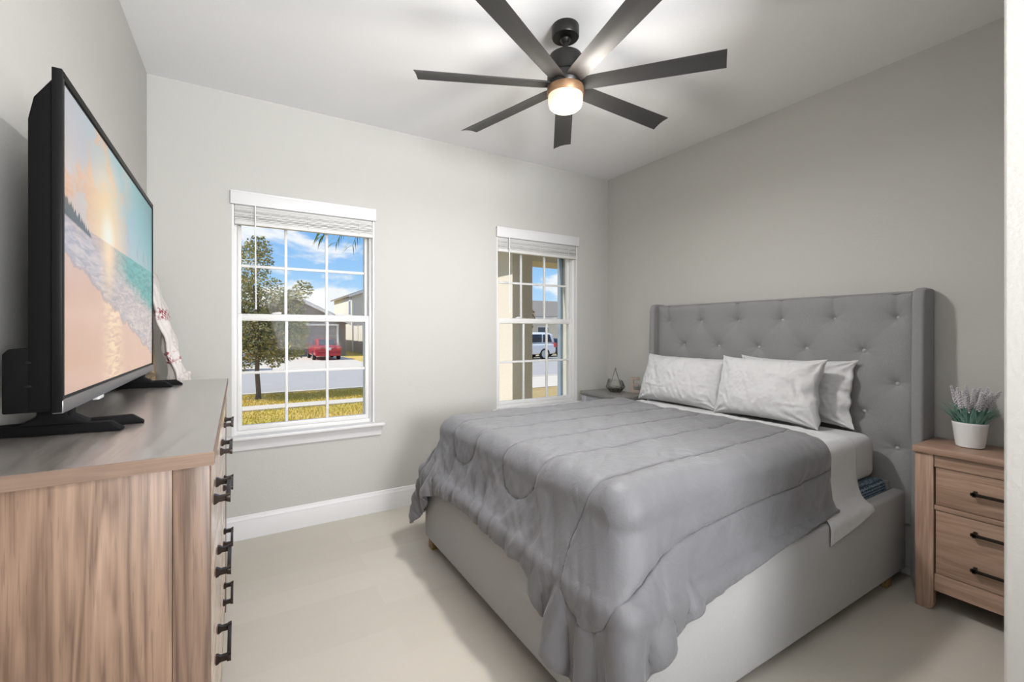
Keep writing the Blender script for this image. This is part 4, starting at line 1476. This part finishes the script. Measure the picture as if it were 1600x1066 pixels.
# palm between the two windows; only its frond tips show
M_palm = mat('palm_frond_green', (0.12, 0.2, 0.05), 0.6, build=varied((0.16, 0.25, 0.07), (0.08, 0.13, 0.04), 3))
palm = thing('palm_tree', 'palm in the front yard, drooping frond tips showing at both window tops', 'palm', (2.62, 7.75, GL - .03))
mb = MB(); mb.tube([(2.62, 7.75, GL - .05), (2.64, 7.75, 1.0), (2.60, 7.75, 3.75)], [.17, .12, .11], 12)
part('trunk', mb, M_bark, palm)
r_ = random.Random(14)
for k in range(18):
    a = k * 2 * math.pi / 18 + r_.uniform(-.08, .08)
    if k == 0: a = math.radians(178)
    if k == 9: a = math.radians(-4)
    mb = MB()
    dv = Vector((math.cos(a), math.sin(a), 0)); sd = Vector((-dv.y, dv.x, 0))
    L_ = r_.uniform(1.35, 1.55)
    sp = [Vector((2.60, 7.75, 3.7)) + dv * (L_ * f_) + Vector((0, 0, .35 * math.sin(f_ * 2.2) - 1.05 * f_ ** 2.4)) for f_ in [q / 14 for q in range(15)]]
    mb.tube(sp, [.016 * (1 - q / 15) + .003 for q in range(15)], 5)
    for q in range(2, 15):
        for h in (-1, 1):
            for e_ in (0, .5):
                p = sp[q] if e_ == 0 or q == 14 else sp[q].lerp(sp[q + 1], .5)
                ll = .42 * (1 - .5 * abs(q / 14 - .45))
                tip = p + sd * h * ll * .55 + dv * ll * .45 + Vector((0, 0, -ll * .62 + r_.uniform(-.04, .04)))
                mid = p.lerp(tip, .5) + Vector((0, 0, .04))
                wv_ = dv * .011
                mb.quad(p - wv_ * .5, p + wv_ * .5, mid + wv_, mid - wv_)
                mb.bm.faces.new([mb.bm.verts.new(v) for v in (mid - wv_, mid + wv_, tip)])
    part('frond', mb, M_palm, palm, smooth=False)

# ------------------------------------------------------------------ porch of this house
M_porch = mat('beige_stucco', (0.62, 0.56, 0.50), 0.9, build=varied((0.68, 0.64, 0.60), (0.60, 0.56, 0.52), 25, (70, .5, .015)))
po = thing('porch_column', 'square beige stucco porch column outside the bedside window', 'column', (3.47, 5.7, GL))
mb = MB(); mb.box(3.312, 3.655, 5.5, 6.02, GL - .05, 2.32)
part('shaft', mb, M_porch, po)
mb = MB(); mb.box(3.27, 3.70, 5.46, 6.06, GL - .03, GL + .18, .01)
part('plinth', mb, M_porch, po)
mb = MB(); mb.box(3.31, 9.5, 5.5, 6.02, 2.32, 2.75)
o = struct('beam_porch', mb, M_porch)
M_soffit = mat('white_soffit', (0.8, 0.78, 0.74), .8, build=varied((.8, .78, .74), (.76, .74, .7), 4))
mb = MB(); mb.box(2.7, 9.8, YO + .05, 6.3, 2.75, 2.87)
struct('roof_porch', mb, M_soffit)
M_roofhere = mat('grey_shingle', (0.22, 0.21, 0.21), .95, build=varied((.24, .23, .23), (.17, .165, .165), 12, (30, .6, .03)))
mb = MB(); mb.box(XL - 6, XR + 8, YB - 4, YO + .05, 3.0, 3.2)
struct('roof', mb, M_roofhere)

# ------------------------------------------------------------------ vehicles
M_tyre = mat('tyre_rubber', (0.02, 0.02, 0.02), .8, build=varied((.024, .024, .024), (.015, .015, .015), 40))
M_rim = mat('alloy_rim', (0.55, 0.55, 0.56), .3, .8, build=varied((.55, .55, .56), (.45, .45, .46), 30))
M_autoglass = mat('tinted_car_glass', (0.03, 0.045, 0.07), .08, build=varied((.03, .045, .07), (.02, .03, .05), 4))
M_tail = mat('red_tail_lens', (0.6, 0.1, 0.09), .2, build=varied((.65, .12, .1), (.5, .05, .05), 20))
M_plate = mat('pale_plate', (0.7, 0.72, 0.72), .4, build=varied((.7, .72, .72), (.65, .67, .68), 20))
M_chrome = mat('bright_chrome', (0.7, 0.7, 0.72), .15, 1.0, build=varied((.7, .7, .72), (.62, .62, .64), 10))

def section_loft(sections, n=20):
    """sections: (x, half_width, z0, z1, roundness) lofted along x"""
    mb = MB()
    rings = []
    for x, hw, z0, z1, e in sections:
        ring_ = []
        for k in range(n):
            a = 2 * math.pi * k / n + math.pi / n
            c, s = math.cos(a), math.sin(a)
            ring_.append(mb.bm.verts.new((x, hw * math.copysign(abs(c) ** e, c), (z0 + z1) / 2 + (z1 - z0) / 2 * math.copysign(abs(s) ** e, s))))
        rings.append(ring_)
    for a, b in zip(rings, rings[1:]):
        for k in range(n):
            mb.bm.faces.new((a[k], a[(k + 1) % n], b[(k + 1) % n], b[k]))
    mb.bm.faces.new(rings[0]); mb.bm.faces.new(rings[-1])
    bmesh.ops.recalc_face_normals(mb.bm, faces=mb.bm.faces[:])
    return mb

def vehicle(name, label, cat, loc, rot, paint, suv=False):
    """own frame: +x forward, rear bumper at x = 0, wheels on z = 0"""
    t = thing(name, label, cat, loc, rot, local=True)
    L_, W = (4.95, .98) if suv else (4.45, .87)
    H0 = .34 if suv else .22
    belt = 1.12 if suv else .93
    roof = 1.88 if suv else 1.45
    if suv:
        low = [(0, W * .86, .50, belt - .05, .32), (.08, W * .96, H0 + .05, belt, .32), (.5, W, H0, belt + .02, .3), (2.6, W, H0, belt, .3), (3.7, W, H0, belt - .02, .3), (4.6, W * .95, H0 + .04, belt - .08, .34), (4.95, W * .82, .48, belt - .2, .4)]
        cab = [(.06, W * .80, belt - .1, belt + .05, .4), (.22, W * .83, belt - .1, roof - .10, .42), (.55, W * .85, belt - .1, roof - .01, .42), (2.3, W * .86, belt - .1, roof, .42), (3.0, W * .84, belt - .1, roof - .08, .42), (3.75, W * .84, belt - .1, belt + .06, .42)]
    else:
        low = [(0, W * .84, .42, belt - .02, .38), (.08, W * .95, H0 + .08, belt + .05, .36), (.5, W, H0, belt + .06, .34), (2.3, W, H0, belt, .34), (3.4, W, H0, belt - .04, .34), (4.15, W * .94, H0 + .02, belt - .16, .38), (4.45, W * .78, .34, belt - .32, .45)]
        cab = [(.42, W * .72, belt - .1, belt + .06, .45), (1.0, W * .74, belt - .1, roof - .04, .45), (1.7, W * .76, belt - .1, roof, .45), (2.2, W * .76, belt - .1, roof - .03, .45), (3.15, W * .80, belt - .1, belt + .03, .45)]
    bodyp = part('body', section_loft(low), paint, t)
    part('cabin', section_loft(cab), paint, t)
    # rear window: slanted pane a little proud of the cabin
    (xa, wa, _, za, _), (xb, wb, _, zb, _) = cab[0], cab[1]
    mb = MB()
    if suv:
        mb.prism([(-wa * .78, belt + .08), (wa * .78, belt + .08), (wa * .70, roof - .22), (-wa * .70, roof - .22)], 'x', .085, .125, .01)
    else:
        A = Vector((xa + .03, 0, belt + .075)); B = Vector((xb - .06, 0, roof - .085))
        nrm = Vector((-(B.z - A.z), 0, B.x - A.x)).normalized() * .03
        q = [A + Vector((0, -wa * .88, 0)), A + Vector((0, wa * .88, 0)), B + Vector((0, wb * .78, 0)), B + Vector((0, -wb * .78, 0))]
        lo_ = [mb.bm.verts.new(p - nrm) for p in q]; hi_ = [mb.bm.verts.new(p + nrm) for p in q]
        mb.bm.faces.new(lo_); mb.bm.faces.new(hi_)
        for k in range(4): mb.bm.faces.new((lo_[k], lo_[(k + 1) % 4], hi_[(k + 1) % 4], hi_[k]))
        bmesh.ops.recalc_face_normals(mb.bm, faces=mb.bm.faces[:])
    part('rear_window', mb, M_autoglass, t)
    # side windows
    if suv:
        wins = [[(.30, belt + .07), (1.02, belt + .07), (1.02, roof - .16), (.50, roof - .16)], [(1.12, belt + .07), (2.02, belt + .05), (2.02, roof - .15), (1.12, roof - .15)], [(2.12, belt + .05), (3.32, belt + .05), (2.85, roof - .18), (2.12, roof - .15)]]
    else:
        wins = [[(1.0, belt + .06), (1.75, belt + .05), (1.75, roof - .12), (1.25, roof - .12)], [(1.83, belt + .05), (2.85, belt + .04), (2.25, roof - .14), (1.83, roof - .12)]]
    for s in (-1, 1):
        for pw in wins:
            mb = MB()
            a, b = sorted((s * W * (.70 if not suv else .79), s * W * (.787 if not suv else .872)))
            mb.prism(pw, 'y', a, b, .01)
            part('side_window', mb, M_autoglass, t)
    R_ = .39 if suv else .32
    for x in ((.95 if suv else .85), L_ - .9):
        for s in (-1, 1):
            mb = MB()
            mb.lathe([(0, -.10), (R_ * .7, -.10), (R_ * .95, -.10), (R_, -.06), (R_, .06), (R_ * .95, .10), (R_ * .72, .105), (R_ * .68, .08), (0, .08)], (0, 0, 0), 28)
            mb.bm.transform(Matrix.Translation((x, s * (W - .09), R_)) @ Matrix.Rotation(-s * math.pi / 2, 4, 'X'))
            wh = part('wheel', mb, M_tyre, t)
            mb = MB()
            mb.lathe([(0, .092), (R_ * .12, .098), (R_ * .2, .088), (R_ * .64, .09), (R_ * .68, .102), (R_ * .62, .104)], (0, 0, 0), 28)
            mb.bm.transform(Matrix.Translation((x, s * (W - .09), R_)) @ Matrix.Rotation(-s * math.pi / 2, 4, 'X'))
            part('rim', mb, M_rim, wh)
    for s in (-1, 1):
        mb = MB()
        if suv:
            mb.box(-.02, .22, *sorted((s * W * .80, s * W * 1.0)), belt - .28, belt + .02, .03)
        else:
            mb.box(-.02, .30, *sorted((s * W * .58, s * W * .965)), belt - .23, belt - .04, .04)
        part('tail_light', mb, M_tail, t)
        mb = MB(); mb.box(L_ * .60, L_ * .60 + .14, *sorted((s * (W - .02), s * (W + .16))), belt + .02, belt + .17, .04)
        part('wing_mirror', mb, paint, t)
    mb = MB(); mb.box(-.06, .12, -W * .9, W * .9, H0 + .06, H0 + .30, .05, 3)
    part('rear_bumper', mb, M_tyre if suv else paint, t)
    mb = MB(); mb.box(-.03, .01, -.17, .17, belt - .26, belt - .13, .006)
    part('number_plate', mb, M_plate, t)
    mb = MB(); mb.box(-.035, .01, -.32, .32, belt - .105, belt - .075, .006)
    part('trim_strip', mb, M_chrome, t)
    return t

M_redpaint = mat('red_car_paint', (0.45, 0.012, 0.02), .25, build=varied((.46, .012, .022), (.40, .01, .018), 3), coat=.6)
M_whitepaint = mat('white_car_paint', (0.78, 0.78, 0.8), .25, build=varied((.78, .78, .8), (.73, .73, .75), 3), coat=.6)
M_bluepaint = mat('dark_blue_car_paint', (0.02, 0.03, 0.06), .25, build=varied((.02, .03, .06), (.015, .02, .04), 3), coat=.6)
G2 = GL + .012
vehicle('sedan', 'red sedan parked in the driveway across the street, rear towards the room', 'car', (4.87, 32.0, G2), math.pi / 2, M_redpaint)
vehicle('suv', 'white SUV parked across the street, seen through the bedside window', 'car', (18.65, 25.9, G2), math.pi * .98, M_whitepaint, True)
vehicle('sedan', 'white car at the left edge of the dresser-side window, left of the tree', 'car', (.42, 25.9, G2), math.pi, M_whitepaint)
vehicle('sedan', 'dark blue car parked just behind the white SUV', 'car', (21.6, 28.0, G2), math.pi * .97, M_bluepaint)

# ------------------------------------------------------------------ houses across the street
M_tan = mat('taupe_house_wall', (0.27, 0.235, 0.215), .9, build=varied((.28, .245, .225), (.24, .21, .19), 3))
M_gdoor = mat('taupe_garage_door', (0.23, 0.205, 0.20), .7, build=varied((.235, .21, .205), (.21, .19, .185), 2))
M_cream = mat('cream_house_wall', (0.72, 0.68, 0.62), .9, build=varied((.73, .69, .63), (.67, .63, .58), 3))
M_fascia = mat('white_fascia', (0.8, 0.79, 0.77), .6, build=varied((.8, .79, .77), (.75, .74, .72), 3))
M_roof = mat('grey_brown_shingle', (0.26, 0.23, 0.21), .95, build=varied((.29, .26, .24), (.2, .18, .165), 10, (25, .6, .04)))
M_winpane = mat('dark_house_window', (0.10, 0.13, 0.17), .15, build=varied((.10, .13, .17), (.07, .09, .12), 4))

def gable_house(label, x0, x1, y0, y1, z_eave, rise, wallm, door=None, ridge='y', windows=(), oh=.35):
    t = thing('house', label, 'house', ((x0 + x1) / 2, (y0 + y1) / 2, GL))
    mb = MB()
    if ridge == 'y':
        xm = (x0 + x1) / 2
        mb.prism([(x0, GL - .03), (x1, GL - .03), (x1, z_eave), (xm, z_eave + rise), (x0, z_eave)], 'y', y0, y1)
    else:
        ym = (y0 + y1) / 2
        mb.prism([(y0, GL - .03), (y1, GL - .03), (y1, z_eave), (ym, z_eave + rise), (y0, z_eave)], 'x', x0, x1)
    part('walls', mb, wallm, t, smooth=False)
    mb = MB(); mf = MB()
    if ridge == 'y':
        xm = (x0 + x1) / 2; sl = rise / (xm - x0)
        for s in (-1, 1):
            xe = x0 - oh if s < 0 else x1 + oh
            ze = z_eave - sl * oh
            mb.prism([(xm, z_eave + rise + .02), (xm, z_eave + rise + .18), (xe, ze + .18), (xe, ze + .02)], 'y', y0 - oh, y1 + oh)
            mf.prism([(xm, z_eave + rise - .10), (xm, z_eave + rise + .14), (xe, ze + .14), (xe, ze - .10)], 'y', y0 - oh - .06, y0 - oh + .04)
    else:
        ym = (y0 + y1) / 2; sl = rise / (ym - y0)
        for s in (-1, 1):
            ye = y0 - oh if s < 0 else y1 + oh
            ze = z_eave - sl * oh
            mb.prism([(ym, z_eave + rise + .02), (ym, z_eave + rise + .18), (ye, ze + .18), (ye, ze + .02)], 'x', x0 - oh, x1 + oh)
            mf.box(x0 - oh, x1 + oh, ye - .06, ye + .06, ze - .08, ze + .12)
            for xx in (x0 - oh - .03, x1 + oh):
                mf.prism([(ym, z_eave + rise - .08), (ym, z_eave + rise + .14), (ye, ze + .14), (ye, ze - .08)], 'x', xx, xx + .05)
    part('roof', mb, M_roof, t, smooth=False)
    part('fascia', mf, M_fascia, t, smooth=False)
    if door:
        a, b, h = door
        mb = MB()
        for k in range(4):
            mb.box(a, b, y0 - .05, y0 - .005, GL + .01 + h * k / 4, GL + h * (k + 1) / 4 - .01, .012)
        gd = part('garage_door', mb, M_gdoor, t)
        mb = MB()
        mb.box(a - .14, a - .005, y0 - .08, y0 - .005, GL, GL + h + .14)
        mb.box(b + .005, b + .14, y0 - .08, y0 - .005, GL, GL + h + .14)
        mb.box(a - .16, b + .16, y0 - .09, y0 - .004, GL + h + .145, GL + h + .28)
        part('door_trim', mb, M_fascia, t)
    for face, a, b, za, zb in windows:
        mb, mg = MB(), MB()
        if face == 'y':
            mb.box(a - .1, b + .1, y0 - .06, y0 - .004, za - .1, zb + .1)
            mg.box(a, b, y0 - .075, y0 - .055, za, zb)
        else:
            mb.box(x0 - .06, x0 - .004, a - .1, b + .1, za - .1, zb + .1)
            mg.box(x0 - .075, x0 - .055, a, b, za, zb)
        wf_ = part('window_surround', mb, M_fascia, t)
        part('pane', mg, M_winpane, wf_)
    return t

gable_house('low taupe house with a garage behind the red sedan', -.5, 7.1, 38.0, 50.0, 2.0, 1.85, M_tan, door=(2.5, 6.4, 2.25))
h2 = gable_house('two-storey cream house right of the taupe garage', 9.0, 19.0, 45.0, 55.0, 4.75, 1.9, M_cream, ridge='y', windows=(('x', 45.6, 46.3, 2.9, 4.2), ('y', 11.0, 12.2, 2.9, 4.2), ('y', 14.5, 15.7, 2.9, 4.2)))
mb = MB(); mb.box(9.02, 9.14, 35.0, 44.4, GL - .03, 1.75)
for k in range(6): mb.box(8.98, 9.18, 35.0 + k * 1.86, 35.12 + k * 1.86, GL - .03, 1.82)
o = obj('garden_fence', mb, M_cream, None)
tag(o, 'tall cream fence running beside the far driveway', 'fence')
gable_house('white house with a grey roof behind the white SUV', 21.0, 33.0, 33.0, 43.0, 2.5, 1.7, M_cream, ridge='x', windows=(('y', 22.5, 23.6, .2, 1.6), ('y', 25.2, 26.4, .2, 1.6), ('y', 29.0, 31.0, .2, 1.6)))
gable_house('house with a blue-grey garage door left of the porch column', 14.6, 20.2, 34.5, 43.8, 2.2, 1.7, M_cream, door=(15.4, 19.5, 2.2))
